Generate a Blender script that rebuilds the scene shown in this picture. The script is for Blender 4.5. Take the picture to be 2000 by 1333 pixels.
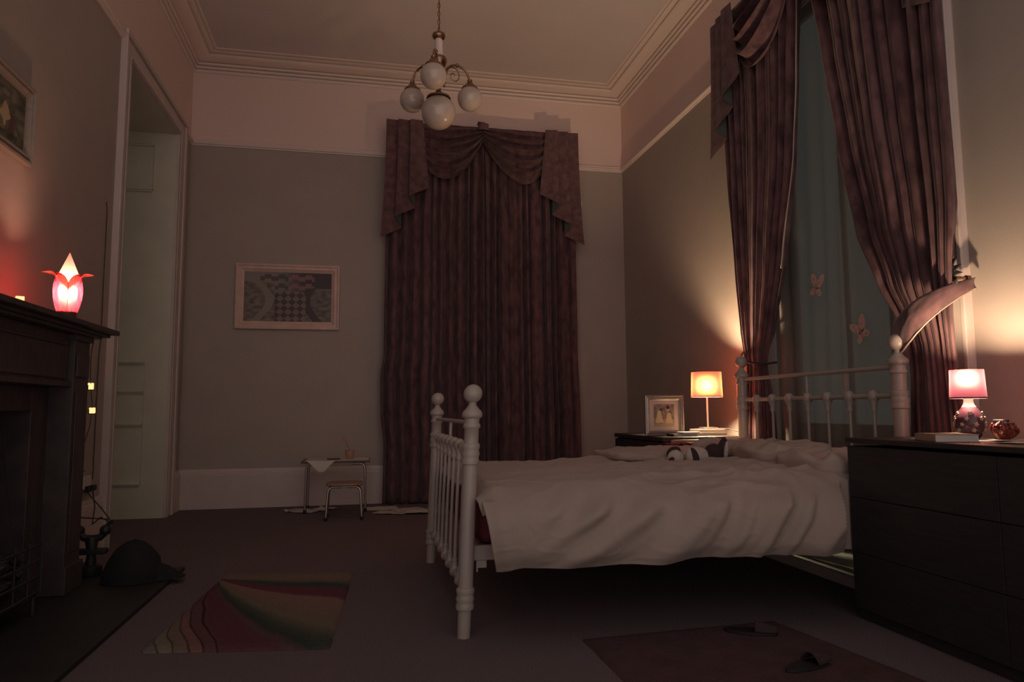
import bpy, bmesh, math, random
from mathutils import Vector, Matrix, noise
random.seed(7)
PI = math.pi
S = bpy.context.scene
for o in list(bpy.data.objects): bpy.data.objects.remove(o)
C = S.collection

# ------------------------------------------------------------------ camera, world, exposure
YAW, PIT, ROL, FPX, EYE = 0.207, 0.097, -0.007, 1376.1, 0.93
def cam_axes():
    cy, sy = math.cos(YAW), math.sin(YAW)
    r = Vector((cy, -sy, 0)); f = Vector((sy, cy, 0)); u = Vector((0, 0, 1))
    f2 = f*math.cos(PIT) + u*math.sin(PIT); u2 = u*math.cos(PIT) - f*math.sin(PIT)
    r3 = r*math.cos(ROL) + u2*math.sin(ROL); u3 = u2*math.cos(ROL) - r*math.sin(ROL)
    return r3, u3, f2
r_, u_, f_ = cam_axes()
cd = bpy.data.cameras.new('camera'); cam = bpy.data.objects.new('camera', cd); C.objects.link(cam)
cam.matrix_world = Matrix(((r_.x, u_.x, -f_.x, 0), (r_.y, u_.y, -f_.y, 0), (r_.z, u_.z, -f_.z, EYE), (0, 0, 0, 1)))
cd.sensor_width = 36; cd.lens = FPX/2000*36; cd.clip_start = .05
S.camera = cam
S.view_settings.view_transform = 'Standard'; S.view_settings.look = 'None'
S.view_settings.gamma = 1; S.view_settings.use_curve_mapping = False
S.view_settings.exposure = 0.0

AMB_FILL = (1.0, .83, .79)      # added warm fill, entering where the near part of the room is left unbuilt
AMB_NIGHT = (.60, .57, .50)       # night outside the tall window
AMB_S, NIGHT_S = .74, .80
LAMP_FAR, LAMP_NEAR, LAMP_FLOWER = 3500.0, 1900.0, 460.0   # emission of the bulbs (radius set in their builders)
BULB = (1.0, .70, .42)

w = bpy.data.worlds.new('world'); S.world = w; w.use_nodes = True
nt = w.node_tree; nt.nodes.clear()
tc = nt.nodes.new('ShaderNodeTexCoord'); sp = nt.nodes.new('ShaderNodeSeparateXYZ')
nt.links.new(tc.outputs['Generated'], sp.inputs[0])
mr = nt.nodes.new('ShaderNodeMapRange'); mr.inputs[1].default_value = .15; mr.inputs[2].default_value = .6
nt.links.new(sp.outputs[0], mr.inputs[0])
mx = nt.nodes.new('ShaderNodeMix'); mx.data_type = 'RGBA'
mx.inputs[6].default_value = (*[c*AMB_S for c in AMB_FILL], 1); mx.inputs[7].default_value = (*[c*NIGHT_S for c in AMB_NIGHT], 1)
nt.links.new(mr.outputs[0], mx.inputs[0])
mr2 = nt.nodes.new('ShaderNodeMapRange'); mr2.inputs[1].default_value = -.55; mr2.inputs[2].default_value = -.97
mr2.inputs[3].default_value = .22; mr2.inputs[4].default_value = 1.0     # added fill, strongest from straight behind the camera
nt.links.new(sp.outputs[1], mr2.inputs[0])
bg = nt.nodes.new('ShaderNodeBackground'); out = nt.nodes.new('ShaderNodeOutputWorld')
nt.links.new(mx.outputs[2], bg.inputs[0]); 
mr3 = nt.nodes.new('ShaderNodeMapRange'); mr3.inputs[1].default_value = .35; mr3.inputs[2].default_value = .8
mr3.inputs[3].default_value = 0; mr3.inputs[4].default_value = .42        # added overhead fill to lift the bed top and floor
nt.links.new(sp.outputs[2], mr3.inputs[0])
mm_ = nt.nodes.new('ShaderNodeMath'); mm_.operation = 'MAXIMUM'; nt.links.new(mr2.outputs[0], mm_.inputs[0]); nt.links.new(mr3.outputs[0], mm_.inputs[1])
nt.links.new(mm_.outputs[0], bg.inputs[1]); nt.links.new(bg.outputs[0], out.inputs[0])

# ------------------------------------------------------------------ materials
MAT = {}
def mat(name, col, rough=.6, metal=0, n_scale=0, n_amt=0, col2=None, bump=0, b_scale=None, spec=.5, coat=0, trans=0, stretch=None, sheen=0, ior=None):
    m = bpy.data.materials.new(name); m.use_nodes = True; t = m.node_tree
    b = t.nodes['Principled BSDF']
    b.inputs['Base Color'].default_value = (*col, 1); b.inputs['Roughness'].default_value = rough
    b.inputs['Metallic'].default_value = metal; b.inputs['Specular IOR Level'].default_value = spec
    b.inputs['Coat Weight'].default_value = coat; b.inputs['Transmission Weight'].default_value = trans
    b.inputs['Sheen Weight'].default_value = sheen
    if ior: b.inputs['IOR'].default_value = ior
    if n_amt or bump:
        c = t.nodes.new('ShaderNodeTexCoord'); mp = t.nodes.new('ShaderNodeMapping')
        t.links.new(c.outputs['Object'], mp.inputs[0])
        if stretch: mp.inputs['Scale'].default_value = stretch
    if n_amt:
        n = t.nodes.new('ShaderNodeTexNoise'); n.inputs['Scale'].default_value = n_scale; n.inputs['Detail'].default_value = 5
        t.links.new(mp.outputs[0], n.inputs['Vector'])
        r = t.nodes.new('ShaderNodeMapRange'); r.inputs[1].default_value = .5-.5*n_amt; r.inputs[2].default_value = .5+.5*n_amt
        r.inputs[1].default_value = .32; r.inputs[2].default_value = .68
        t.links.new(n.outputs[0], r.inputs[0])
        k = t.nodes.new('ShaderNodeMix'); k.data_type = 'RGBA'
        c2 = col2 if col2 else tuple(x*(1-n_amt) for x in col)
        k.inputs[6].default_value = (*col, 1); k.inputs[7].default_value = (*c2, 1)
        t.links.new(r.outputs[0], k.inputs[0]); t.links.new(k.outputs[2], b.inputs['Base Color'])
    if bump:
        n2 = t.nodes.new('ShaderNodeTexNoise'); n2.inputs['Scale'].default_value = b_scale or n_scale; n2.inputs['Detail'].default_value = 4
        t.links.new(mp.outputs[0], n2.inputs['Vector'])
        bp = t.nodes.new('ShaderNodeBump'); bp.inputs['Strength'].default_value = bump; bp.inputs['Distance'].default_value = .01
        t.links.new(n2.outputs[0], bp.inputs['Height']); t.links.new(bp.outputs[0], b.inputs['Normal'])
    MAT[name] = m
    return m
def emit(name, col, s):
    m = bpy.data.materials.new(name); m.use_nodes = True; t = m.node_tree; t.nodes.clear()
    e = t.nodes.new('ShaderNodeEmission'); e.inputs[0].default_value = (*col, 1); e.inputs[1].default_value = s
    o = t.nodes.new('ShaderNodeOutputMaterial'); t.links.new(e.outputs[0], o.inputs[0]); MAT[name] = m
    return m
crown_m = mat('cream_plaster', (.80, .66, .60), .5)
def split_wall(name, low, high, zs):
    m = mat(name, low, .75, n_scale=3, n_amt=.06, bump=.06, b_scale=60)
    t = m.node_tree; b = t.nodes['Principled BSDF']
    g = t.nodes.new('ShaderNodeNewGeometry'); s = t.nodes.new('ShaderNodeSeparateXYZ'); t.links.new(g.outputs['Position'], s.inputs[0])
    c = t.nodes.new('ShaderNodeMath'); c.operation = 'GREATER_THAN'; c.inputs[1].default_value = zs; t.links.new(s.outputs[2], c.inputs[0])
    k = t.nodes.new('ShaderNodeMix'); k.data_type = 'RGBA'
    src = b.inputs['Base Color'].links[0].from_socket
    t.links.new(c.outputs[0], k.inputs[0]); t.links.new(src, k.inputs[6]); k.inputs[7].default_value = (*high, 1)
    t.links.new(k.outputs[2], b.inputs['Base Color'])
    return m
CREAM = (.62, .51, .47); GREIGE = (.415, .343, .30)
wall_m = split_wall('wall_paint', GREIGE, (.78, .60, .54), 3.62)
ceil_m = mat('ceiling_paint', (.66, .57, .56), .85, n_scale=2, n_amt=.05)
trim_m = mat('cream_gloss_paint', CREAM, .45, n_scale=6, n_amt=.08, bump=.05, b_scale=25)
door_m = mat('sage_paint', (.64, .61, .50), .5, n_scale=5, n_amt=.08)
carpet_m = mat('carpet', (.27, .205, .205), .95, n_scale=260, n_amt=.6, col2=(.095, .074, .08), bump=.8, b_scale=240, spec=.1)
velvet = mat('maroon_velvet', (.175, .09, .093), .8, n_scale=16, n_amt=.5, col2=(.072, .036, .040), bump=.12, b_scale=90, sheen=.15, spec=.15, stretch=(1, 1, .45))
bedmetal = mat('white_bed_enamel', (.40, .33, .29), .32, n_scale=4, n_amt=.05, spec=.5)
duvet_m = mat('cream_cotton', (.38, .297, .252), .85, n_scale=8, n_amt=.05, bump=.16, b_scale=9, spec=.2, sheen=.1)
pillow_m = mat('pillow_cotton', (.42, .33, .28), .85, bump=.12, b_scale=18, spec=.2)
maroon_sheet = mat('maroon_sheet', (.16, .035, .05), .85, n_scale=10, n_amt=.15, spec=.2)
blackwood = mat('black_brown_veneer', (.042, .036, .036), .5, n_scale=7, n_amt=.25, stretch=(1, 1, 9), spec=.3)
mantelwood = mat('dark_mahogany', (.085, .060, .058), .5, n_scale=9, n_amt=.5, col2=(.048, .035, .034), stretch=(1, 5, 1), bump=.1, b_scale=30)
midwood = mat('brown_wood', (.22, .12, .08), .45, n_scale=8, n_amt=.35, stretch=(1, 1, 6))
iron = mat('black_iron', (.04, .036, .036), .6, n_scale=30, n_amt=.4, bump=.2)
slate = mat('hearth_slate', (.028, .024, .024), .55, n_scale=12, n_amt=.3)
brass = mat('aged_brass', (.38, .24, .15), .28, metal=1, n_scale=20, n_amt=.3)
opal = mat('opal_glass', (.50, .40, .34), .05, spec=.6, coat=.2)
chrome = mat('brushed_steel', (.5, .44, .4), .35, metal=1)
silver = mat('silver_frame', (.42, .36, .31), .35, metal=.6, n_scale=40, n_amt=.15)
pinkframe = mat('cream_wood_frame', (.72, .50, .42), .55, n_scale=14, n_amt=.15, stretch=(1, 1, 1))
paper = mat('paper', (.62, .55, .48), .9)
paper2 = mat('printed_paper', (.42, .33, .28), .8, n_scale=22, n_amt=.6, col2=(.66, .58, .5))
whiteplas = mat('white_plastic', (.6, .52, .47), .5)
blackplas = mat('black_plastic', (.02, .018, .018), .5)
cable_m = mat('dark_cable', (.06, .04, .035), .6)
glass = mat('window_glass', (.8, .85, .82), .02, trans=1, ior=1.45)
redglass = mat('red_pressed_glass', (.5, .06, .035), .12, trans=.35, n_scale=22, n_amt=.6, col2=(.12, .01, .01), bump=.4, b_scale=30, coat=.5)
purple = mat('purple_ceramic', (.085, .03, .05), .25, coat=.4, spec=.5)
cerwhite = mat('white_ceramic', (.72, .6, .56), .3, coat=.2)
woolwhite = mat('white_plush', (.55, .46, .42), .95, n_scale=60, n_amt=.2, bump=.3, b_scale=150)
wooldark = mat('dark_plush', (.055, .03, .032), .95, n_scale=60, n_amt=.3, bump=.3, b_scale=150)
maroonrug = mat('maroon_rug', (.115, .065, .07), .95, n_scale=9, n_amt=.35, col2=(.09, .055, .052), bump=.9, b_scale=130, spec=.05)
sagecloth = mat('sage_board', (.26, .33, .30), .35, n_scale=9, n_amt=.6, col2=(.12, .15, .14), stretch=(6, 1, 1))
terracotta = mat('pale_terracotta', (.5, .28, .2), .8, n_scale=12, n_amt=.15)
pinkpetal = mat('pink_petal', (.55, .25, .24), .7)
stem_m = mat('green_stem', (.05, .07, .03), .7)
stoolseat = mat('pale_beech', (.36, .23, .17), .5, n_scale=9, n_amt=.2, stretch=(1, 6, 1))
coal_m = mat('coal', (.02, .018, .018), .35, bump=.6, b_scale=30, spec=.7)
bookred = mat('faded_red_cloth', (.2, .03, .05), .8, n_scale=30, n_amt=.4)
rose = mat('book_cover_tan', (.40, .30, .22), .6)

def two_sided(name, front, back, rough=.8):
    m = mat(name, front, rough, n_scale=16, n_amt=.45, bump=.1, b_scale=90, spec=.15, sheen=.15)
    t = m.node_tree; b = t.nodes['Principled BSDF']; g = t.nodes.new('ShaderNodeNewGeometry')
    k = t.nodes.new('ShaderNodeMix'); k.data_type = 'RGBA'; src = b.inputs['Base Color'].links[0].from_socket
    t.links.new(g.outputs['Backfacing'], k.inputs[0]); t.links.new(src, k.inputs[6]); k.inputs[7].default_value = (*back, 1)
    t.links.new(k.outputs[2], b.inputs['Base Color']); return m
velvet2 = two_sided('lined_velvet', (.175, .095, .098), (.065, .075, .066))
def sheer_mat(name, col, see):
    m = bpy.data.materials.new(name); m.use_nodes = True; t = m.node_tree; t.nodes.clear()
    d = t.nodes.new('ShaderNodeBsdfDiffuse'); d.inputs[0].default_value = (*col, 1)
    tl = t.nodes.new('ShaderNodeBsdfTranslucent'); tl.inputs[0].default_value = (*col, 1)
    tr = t.nodes.new('ShaderNodeBsdfTransparent'); a = t.nodes.new('ShaderNodeMixShader'); b = t.nodes.new('ShaderNodeMixShader')
    a.inputs[0].default_value = .35; b.inputs[0].default_value = see
    t.links.new(d.outputs[0], a.inputs[1]); t.links.new(tl.outputs[0], a.inputs[2])
    t.links.new(a.outputs[0], b.inputs[1]); t.links.new(tr.outputs[0], b.inputs[2])
    o = t.nodes.new('ShaderNodeOutputMaterial'); t.links.new(b.outputs[0], o.inputs[0]); return m
sheer = sheer_mat('net_fabric', (.32, .29, .265), .22)
gauze = sheer_mat('butterfly_gauze', (.9, .66, .6), .02)
def shade_mat(name, col, refl, wt=.5, rough=1.0, fwd=None, wave=0, noise_amt=0, col2=None):
    """lampshade cloth: part of the light goes straight on (blurred), part is scattered."""
    m = bpy.data.materials.new(name); m.use_nodes = True; t = m.node_tree; t.nodes.clear()
    d = t.nodes.new('ShaderNodeBsdfDiffuse'); d.inputs[0].default_value = (*refl, 1)
    tl = t.nodes.new('ShaderNodeBsdfTranslucent'); tl.inputs[0].default_value = (*col, 1)
    rf = t.nodes.new('ShaderNodeBsdfRefraction'); rf.inputs['IOR'].default_value = 1.7; rf.inputs['Roughness'].default_value = rough
    rf.inputs[0].default_value = (*(fwd or col), 1)
    if noise_amt:
        c = t.nodes.new('ShaderNodeTexCoord'); mp = t.nodes.new('ShaderNodeMapping'); mp.inputs['Scale'].default_value = (1, 1, .3)
        t.links.new(c.outputs['Object'], mp.inputs[0])
        n = t.nodes.new('ShaderNodeTexNoise'); n.inputs['Scale'].default_value = 60; t.links.new(mp.outputs[0], n.inputs['Vector'])
        r = t.nodes.new('ShaderNodeMapRange'); r.inputs[1].default_value = .35; r.inputs[2].default_value = .65; t.links.new(n.outputs[0], r.inputs[0])
        k = t.nodes.new('ShaderNodeMix'); k.data_type = 'RGBA'; k.inputs[6].default_value = (*col, 1); k.inputs[7].default_value = (*(col2 or col), 1)
        t.links.new(r.outputs[0], k.inputs[0])
        t.links.new(k.outputs[2], tl.inputs[0])
    a = t.nodes.new('ShaderNodeMixShader'); a.inputs[0].default_value = wt
    b = t.nodes.new('ShaderNodeMixShader'); b.inputs[0].default_value = .35
    t.links.new(tl.outputs[0], a.inputs[1]); t.links.new(rf.outputs[0], a.inputs[2])
    t.links.new(a.outputs[0], b.inputs[1]); t.links.new(d.outputs[0], b.inputs[2])
    o = t.nodes.new('ShaderNodeOutputMaterial'); t.links.new(b.outputs[0], o.inputs[0]); return m
shade_red = shade_mat('coral_shade_cloth', (.070, .0055, .0050), (.5, .2, .15), wt=.35, fwd=(.085, .025, .007))
shade_mauve = shade_mat('mauve_shade_cloth', (.028, .0075, .013), (.34, .16, .18), wt=.35, fwd=(.045, .020, .018))
petal_red = shade_mat('red_petal_fabric', (.50, .035, .06), (.5, .06, .09), wt=.4, noise_amt=1, col2=(.28, .012, .03), fwd=(.6, .24, .18))
petal_pale = shade_mat('pale_petal_fabric', (.65, .42, .36), (.7, .4, .35), wt=.3)

petal_pink = shade_mat('pink_petal_fabric', (.75, .22, .18), (.8, .2, .18), wt=.2)

# ------------------------------------------------------------------ mesh helpers
class MB:
    def __init__(s): s.v = []; s.f = []; s.uv = {}
    def add(s, vs, fs):
        n = len(s.v); s.v += [Vector(p) for p in vs]; s.f += [tuple(i+n for i in f) for f in fs]
    def box(s, x0, x1, y0, y1, z0, z1):
        s.add([(x0,y0,z0),(x1,y0,z0),(x1,y1,z0),(x0,y1,z0),(x0,y0,z1),(x1,y0,z1),(x1,y1,z1),(x0,y1,z1)],
              [(0,3,2,1),(4,5,6,7),(0,1,5,4),(1,2,6,5),(2,3,7,6),(3,0,4,7)]); return s
    def grid(s, fn, nu, nv, closed_u=False):
        vs = [fn(i/(nu if closed_u else nu), j/nv) for j in range(nv+1) for i in range(nu + (0 if closed_u else 1))]
        W = nu if closed_u else nu+1
        fs = []
        for j in range(nv):
            for i in range(nu):
                i2 = (i+1) % W
                fs.append((j*W+i, j*W+i2, (j+1)*W+i2, (j+1)*W+i))
        s.add(vs, fs); return s
    def lathe(s, prof, c=(0,0,0), n=24, axis='z', cap=True):
        c = Vector(c); vs = []
        for r, z in prof:
            for k in range(n):
                a = 2*PI*k/n; p = (r*math.cos(a), r*math.sin(a), z)
                if axis == 'x': p = (z, p[0], p[1])
                if axis == 'y': p = (p[0], z, p[1])
                vs.append(c+Vector(p))
        fs = [(j*n+k, j*n+(k+1)%n, (j+1)*n+(k+1)%n, (j+1)*n+k) for j in range(len(prof)-1) for k in range(n)]
        if cap:
            fs.append(tuple(range(n))[::-1]); fs.append(tuple((len(prof)-1)*n+k for k in range(n)))
        s.add(vs, fs); return s
    def ball(s, c, r, n=24, m=14, sc=(1,1,1)):
        c = Vector(c); vs = []; 
        for j in range(m+1):
            th = PI*j/m
            for k in range(n):
                a = 2*PI*k/n
                vs.append(c+Vector((r*sc[0]*math.sin(th)*math.cos(a), r*sc[1]*math.sin(th)*math.sin(a), -r*sc[2]*math.cos(th))))
        fs = [(j*n+k, j*n+(k+1)%n, (j+1)*n+(k+1)%n, (j+1)*n+k) for j in range(m) for k in range(n)]
        s.add(vs, fs); return s
    def tube(s, pts, r, n=10, r1=None, cap=True):
        pts = [Vector(p) for p in pts]; L = len(pts)
        up = Vector((0, 0, 1)); vs = []
        t0 = (pts[1]-pts[0]).normalized()
        if abs(t0.dot(up)) > .9: up = Vector((1, 0, 0))
        a = t0.cross(up).normalized()
        for i, p in enumerate(pts):
            t = ((pts[min(i+1, L-1)]-pts[max(i-1, 0)])).normalized()
            a = (a - t*a.dot(t)).normalized(); b = t.cross(a)
            rr = r if r1 is None else r+(r1-r)*i/(L-1)
            if callable(r): rr = r(i/(L-1))
            for k in range(n):
                an = 2*PI*k/n; vs.append(p + a*(rr*math.cos(an)) + b*(rr*math.sin(an)))
        fs = [(j*n+k, j*n+(k+1)%n, (j+1)*n+(k+1)%n, (j+1)*n+k) for j in range(L-1) for k in range(n)]
        if cap: fs.append(tuple(range(n))[::-1]); fs.append(tuple((L-1)*n+k for k in range(n)))
        s.add(vs, fs); return s
    def sweep(s, prof, paths):
        """paths: list of functions d -> (x, y) for offset d; prof: list of (d, z)"""
        vs = []; m = len(prof)
        for p in paths:
            for d, z in prof:
                x, y = p(d); vs.append((x, y, z))
        fs = [(i*m+j, (i+1)*m+j, (i+1)*m+j+1, i*m+j+1) for i in range(len(paths)-1) for j in range(m-1)]
        s.add(vs, fs); return s
    def poly(s, pts, th, axis='y', at=0):
        """flat outline (a, b) extruded th along an axis"""
        n = len(pts); vs = []
        for d in (at, at+th):
            for a, b in pts:
                vs.append({'x': (d, a, b), 'y': (a, d, b), 'z': (a, b, d)}[axis])
        fs = [tuple(range(n)), tuple(range(n, 2*n))[::-1]] + [(i, n+i, n+(i+1) % n, (i+1) % n) for i in range(n)]
        s.add(vs, fs); return s
    def turn(s, ang, c=(0,0,0), axis='Z', since=0):
        R = Matrix.Rotation(ang, 3, axis); c = Vector(c)
        for i in range(since, len(s.v)): s.v[i] = c + R @ (s.v[i]-c)
        return s
    def move(s, d, since=0):
        for i in range(since, len(s.v)): s.v[i] = s.v[i]+Vector(d)
        return s
    def build(s, name, m, parent=None, smooth=True, bevel=0, solid=0, sub=0, ang=40, fix=True, loc=None, colors=None, mats=None):
        me = bpy.data.meshes.new(name)
        if loc: s.move(-Vector(loc))
        me.from_pydata([tuple(v) for v in s.v], [], s.f)
        if fix:
            b = bmesh.new(); b.from_mesh(me)
            bmesh.ops.remove_doubles(b, verts=b.verts, dist=1e-6)
            bmesh.ops.recalc_face_normals(b, faces=b.faces); b.to_mesh(me); b.free()
        me.update(); me.validate()
        o = bpy.data.objects.new(name, me); C.objects.link(o)
        if parent: o.parent = parent
        if loc: o.location = loc
        me.materials.append(m)
        if smooth:
            me.polygons.foreach_set('use_smooth', [True]*len(me.polygons))
            try: me.set_sharp_from_angle(angle=math.radians(ang))
            except Exception: pass
        if solid: k = o.modifiers.new('t', 'SOLIDIFY'); k.thickness = solid; k.offset = 0
        if bevel: k = o.modifiers.new('b', 'BEVEL'); k.width = bevel; k.segments = 2; k.limit_method = 'ANGLE'
        if sub: k = o.modifiers.new('s', 'SUBSURF'); k.levels = sub; k.render_levels = sub
        return o

def thing(name, label, cat, loc=(0,0,0), rotz=0, group=None):
    o = bpy.data.objects.new(name, None); C.objects.link(o); o.empty_display_size = .1
    o.location = loc; o.rotation_euler = (0, 0, rotz); o['label'] = label; o['category'] = cat
    if group: o['group'] = group
    return o
def tag(o, label, cat, group=None, kind=None):
    o['label'] = label; o['category'] = cat
    if group: o['group'] = group
    if kind: o['kind'] = kind
    return o
def struct(mb, name, m, parent=None, **k):
    o = mb.build(name, m, parent, **k)
    if not parent: o['kind'] = 'structure'
    return o
def copy_tree(o, parent=None):
    c = o.copy(); C.objects.link(c); c.parent = parent
    for ch in [x for x in bpy.data.objects if x.parent == o]: copy_tree(ch, c)
    return c
def lerp(a, b, t): return a+(b-a)*t
def interp(tab, z):
    """tab: list of (z, v...) sorted by falling z"""
    if z >= tab[0][0]: return tab[0][1:]
    for a, b in zip(tab, tab[1:]):
        if a[0] >= z >= b[0]:
            t = (a[0]-z)/(a[0]-b[0]) if a[0] != b[0] else 0
            t2 = t*t*(3-2*t)*.35+t*.65
            return tuple(lerp(p, q, t2) for p, q in zip(a[1:], b[1:]))
    return tab[-1][1:]
def nz(x, y=0, z=0): return noise.noise(Vector((x, y, z)))

# ------------------------------------------------------------------ the room
XL, XR, YB, YF, ZC = -1.73, 2.83, 7.34, 1.2, 4.5
RAIL = 3.60
T = .12
struct(MB().box(XL-1.6, XR+.8, YF-.3, YB+T, -.12, 0), 'floor', carpet_m, smooth=False)
struct(MB().box(XL-.6, XR+.6, 3.3, YB+T, ZC, ZC+.1), 'ceiling', ceil_m, smooth=False)
struct(MB().box(XL-T, XR+T, YB, YB+T, 0, ZC), 'wall_back', wall_m, smooth=False)
# left wall: the fireplace stands on it; the tall door recess is cut out of it
DY0, DY1, DZ = 5.42, 6.83, 3.50
lw = MB().box(XL-.25, XL, YF, DY0, 0, ZC).box(XL-.25, XL, DY1, YB, 0, ZC).box(XL-.25, XL, DY0, DY1, DZ, ZC)
struct(lw, 'wall_left', wall_m, smooth=False)
# right wall with the tall window opening
WY0, WY1, WZ = 3.02, 4.62, 3.80
rw = MB().box(XR, XR+.34, YF, WY0, 0, ZC).box(XR, XR+.34, WY1, YB, 0, ZC).box(XR, XR+.34, WY0, WY1, WZ, ZC)
struct(rw, 'wall_right', wall_m, smooth=False)

# baseboards (tall Victorian skirting)
BP = [(0, .375), (.012, .375), (.018, .36), (.018, .345), (.026, .335), (.026, .325), (.03, .318), (.03, .0)]
def base_y(x, sgn, y0, y1): return [lambda d: (x+sgn*d, y0), lambda d: (x+sgn*d, y1)]
struct(MB().sweep(BP, [lambda d: (XL+.0, YB-d), lambda d: (XR-.0, YB-d)]), 'baseboard_back', trim_m, ang=25)
b = MB().sweep(BP, base_y(XL, 1, 4.40, 5.30)).sweep(BP, base_y(XL, 1, 7.05, YB)).sweep(BP, base_y(XL, 1, YF, 2.55))
struct(b, 'baseboard_left', trim_m, ang=25)
b = MB().sweep(BP, base_y(XR, -1, 5.1, YB)).sweep(BP, base_y(XR, -1, YF, 2.80))
struct(b, 'baseboard_right', trim_m, ang=25)
# cornice
CP = [(0, 4.350), (.014, 4.350), (.022, 4.358), (.022, 4.374), (.006, 4.376), (.006, 4.384), (.036, 4.386), (.042, 4.394), (.042, 4.404), (.022, 4.406), (.022, 4.414), (.058, 4.416), (.064, 4.424),
      (.064, 4.434), (.040, 4.436), (.044, 4.442), (.085, 4.443), (.12, 4.446), (.15, 4.452), (.175, 4.462), (.185, 4.472), (.168, 4.474), (.170, 4.482), (.205, 4.480), (.225, 4.482), (.235, 4.487),
      (.222, 4.490), (.222, 4.494), (.262, 4.492), (.27, 4.496), (.27, 4.5)]
path = [lambda d: (XL+d, 3.3), lambda d: (XL+d, YB-d), lambda d: (XR-d, YB-d), lambda d: (XR-d, 3.3)]
struct(MB().sweep(CP, path), 'trim_1', crown_m, ang=25)
RP = [(0, RAIL-.01), (.012, RAIL-.01), (.016, RAIL), (.030, RAIL+.006), (.034, RAIL+.016), (.026, RAIL+.028), (.016, RAIL+.034), (.022, RAIL+.044), (.012, RAIL+.052), (0, RAIL+.052)]
p1 = [lambda d: (XL+d, YF), lambda d: (XL+d, 5.28)]
p2 = [lambda d: (XL+d, 7.06), lambda d: (XL+d, YB-d), lambda d: (XR-d, YB-d), lambda d: (XR-d, YF)]
struct(MB().sweep(RP, p1).sweep(RP, p2), 'trim_2', crown_m, ang=25)

# door recess in the left wall: casing, deep panelled reveal, panelled door at the back
def casing_jamb(y0, y1, s):
    m = MB(); prof = [(0, 0), (.035, 0), (.04, .012), (.04, .05), (.028, .06), (.028, .10), (.018, .11), (.018, .14), (0, .14)]
    return prof
cs = MB()
cs.box(XL-.005, XL+.030, 5.27, 5.42, 0, DZ+.14).box(XL+.03, XL+.045, 5.27, 5.30, 0, DZ+.14).box(XL+.03, XL+.038, 5.37, 5.40, 0, DZ+.02)
cs.box(XL-.005, XL+.030, 6.83, 7.04, 0, DZ+.14).box(XL+.03, XL+.045, 6.98, 7.04, 0, DZ+.17).box(XL+.03, XL+.038, 6.85, 6.88, 0, DZ+.02)
cs.box(XL-.005, XL+.030, 5.42, 6.83, DZ, DZ+.14).box(XL+.03, XL+.052, 5.26, 7.05, DZ+.13, DZ+.17).box(XL+.03, XL+.038, 5.40, 6.85, DZ+.01, DZ+.035)
dr = struct(cs, 'door_1', trim_m, smooth=False, bevel=.004)
rv = MB()
RX = XL-.62
rv.box(RX, XL+.005, DY1-.006, DY1+.04, 0, DZ).box(RX, XL, DY0-.04, DY0+.006, 0, DZ).box(RX, XL, DY0, DY1, DZ-.006, DZ+.04)
o = rv.build('jamb_lining', door_m, dr, smooth=False)
pm = MB()
zs = [.30, .82, 1.11, 1.37, 2.95, 3.38]
for z in zs: pm.box(XL-.56, XL-.19, DY1-.026, DY1+.001, z-.018, z+.016).box(XL-.56, XL-.19, DY1-.042, DY1+.001, z-.004, z+.008)
for x in (XL-.18, XL-.56): pm.box(x-.008, x+.012, DY1-.014, DY1+.001, 2.95, 3.38).box(x-.006, x+.006, DY1-.012, DY1+.001, .3, 1.37)
pm.build('panel_moulding', door_m, dr, smooth=False, bevel=.003)
dl = MB().box(RX-.05, RX, DY0, DY1, 0, DZ)
for y0, y1 in ((DY0+.12, (DY0+DY1)/2-.06), ((DY0+DY1)/2+.06, DY1-.12)):
    for z0, z1 in ((.2, .95), (1.1, 2.2), (2.35, 3.3)): dl.box(RX-.0, RX+.012, y0, y1, z0, z1)
d = dl.build('door_leaf', door_m, dr, smooth=False, bevel=.004)
MB().ball((RX+.05, DY0+.1, 1.02), .028).lathe([(.01, 0), (.01, .05)], (RX, DY0+.1, 1.02), axis='x', n=12).build('door_knob', brass, d)

# window in the right wall
wn = MB()
wn.box(XR-.035, XR+.0, 2.80, 2.90, 0, WZ+.12).box(XR-.05, XR-.03, 2.80, 2.825, 0, WZ+.12).box(XR-.045, XR-.03, 2.88, 2.90, 0, WZ+.12).box(XR-.028, XR, 2.90, WY0, 0, WZ)
wn.box(XR-.035, XR+.0, WY1, WY1+.14, 0, WZ+.12).box(XR-.035, XR, 2.80, WY1+.14, WZ, WZ+.12)
win = struct(wn, 'window_1', trim_m, smooth=False, bevel=.004)
MB().box(XR+.3, XR+.34, WY0, WY1, 0, .74).box(XR+.2, XR+.34, WY0, WY1, .72, .76).box(XR+.285, XR+.30, WY0+.12, WY1-.12, .14, .62).build('window_apron', trim_m, win, smooth=False, bevel=.004)
fr = MB(); SX0, SX1 = XR+.26, XR+.31
for z0, z1 in ((.76, WZ),):
    q = 0 if z0 < 1 else .035
    for y in (WY0, WY1-.06): fr.box(SX0+q, SX1+q, y, y+.06, z0, z1)
    fr.box(SX0+q, SX1+q, WY0, WY1, z0, z0+.06).box(SX0+q, SX1+q, WY0, WY1, z1-.05, z1)
    fr.box(SX0+q+.01, SX1+q-.01, WY0+.62, WY0+.645, z0, z1)
    fr.box(SX0+q+.01, SX1+q-.01, WY1-.60, WY1-.56, z0, z1)
fr.build('sash_frame', trim_m, win, smooth=False, bevel=.003)
MB().box(SX0+.022, SX0+.028, WY0, WY1, .76, WZ).build('glass_pane', glass, win, smooth=False)
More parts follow.
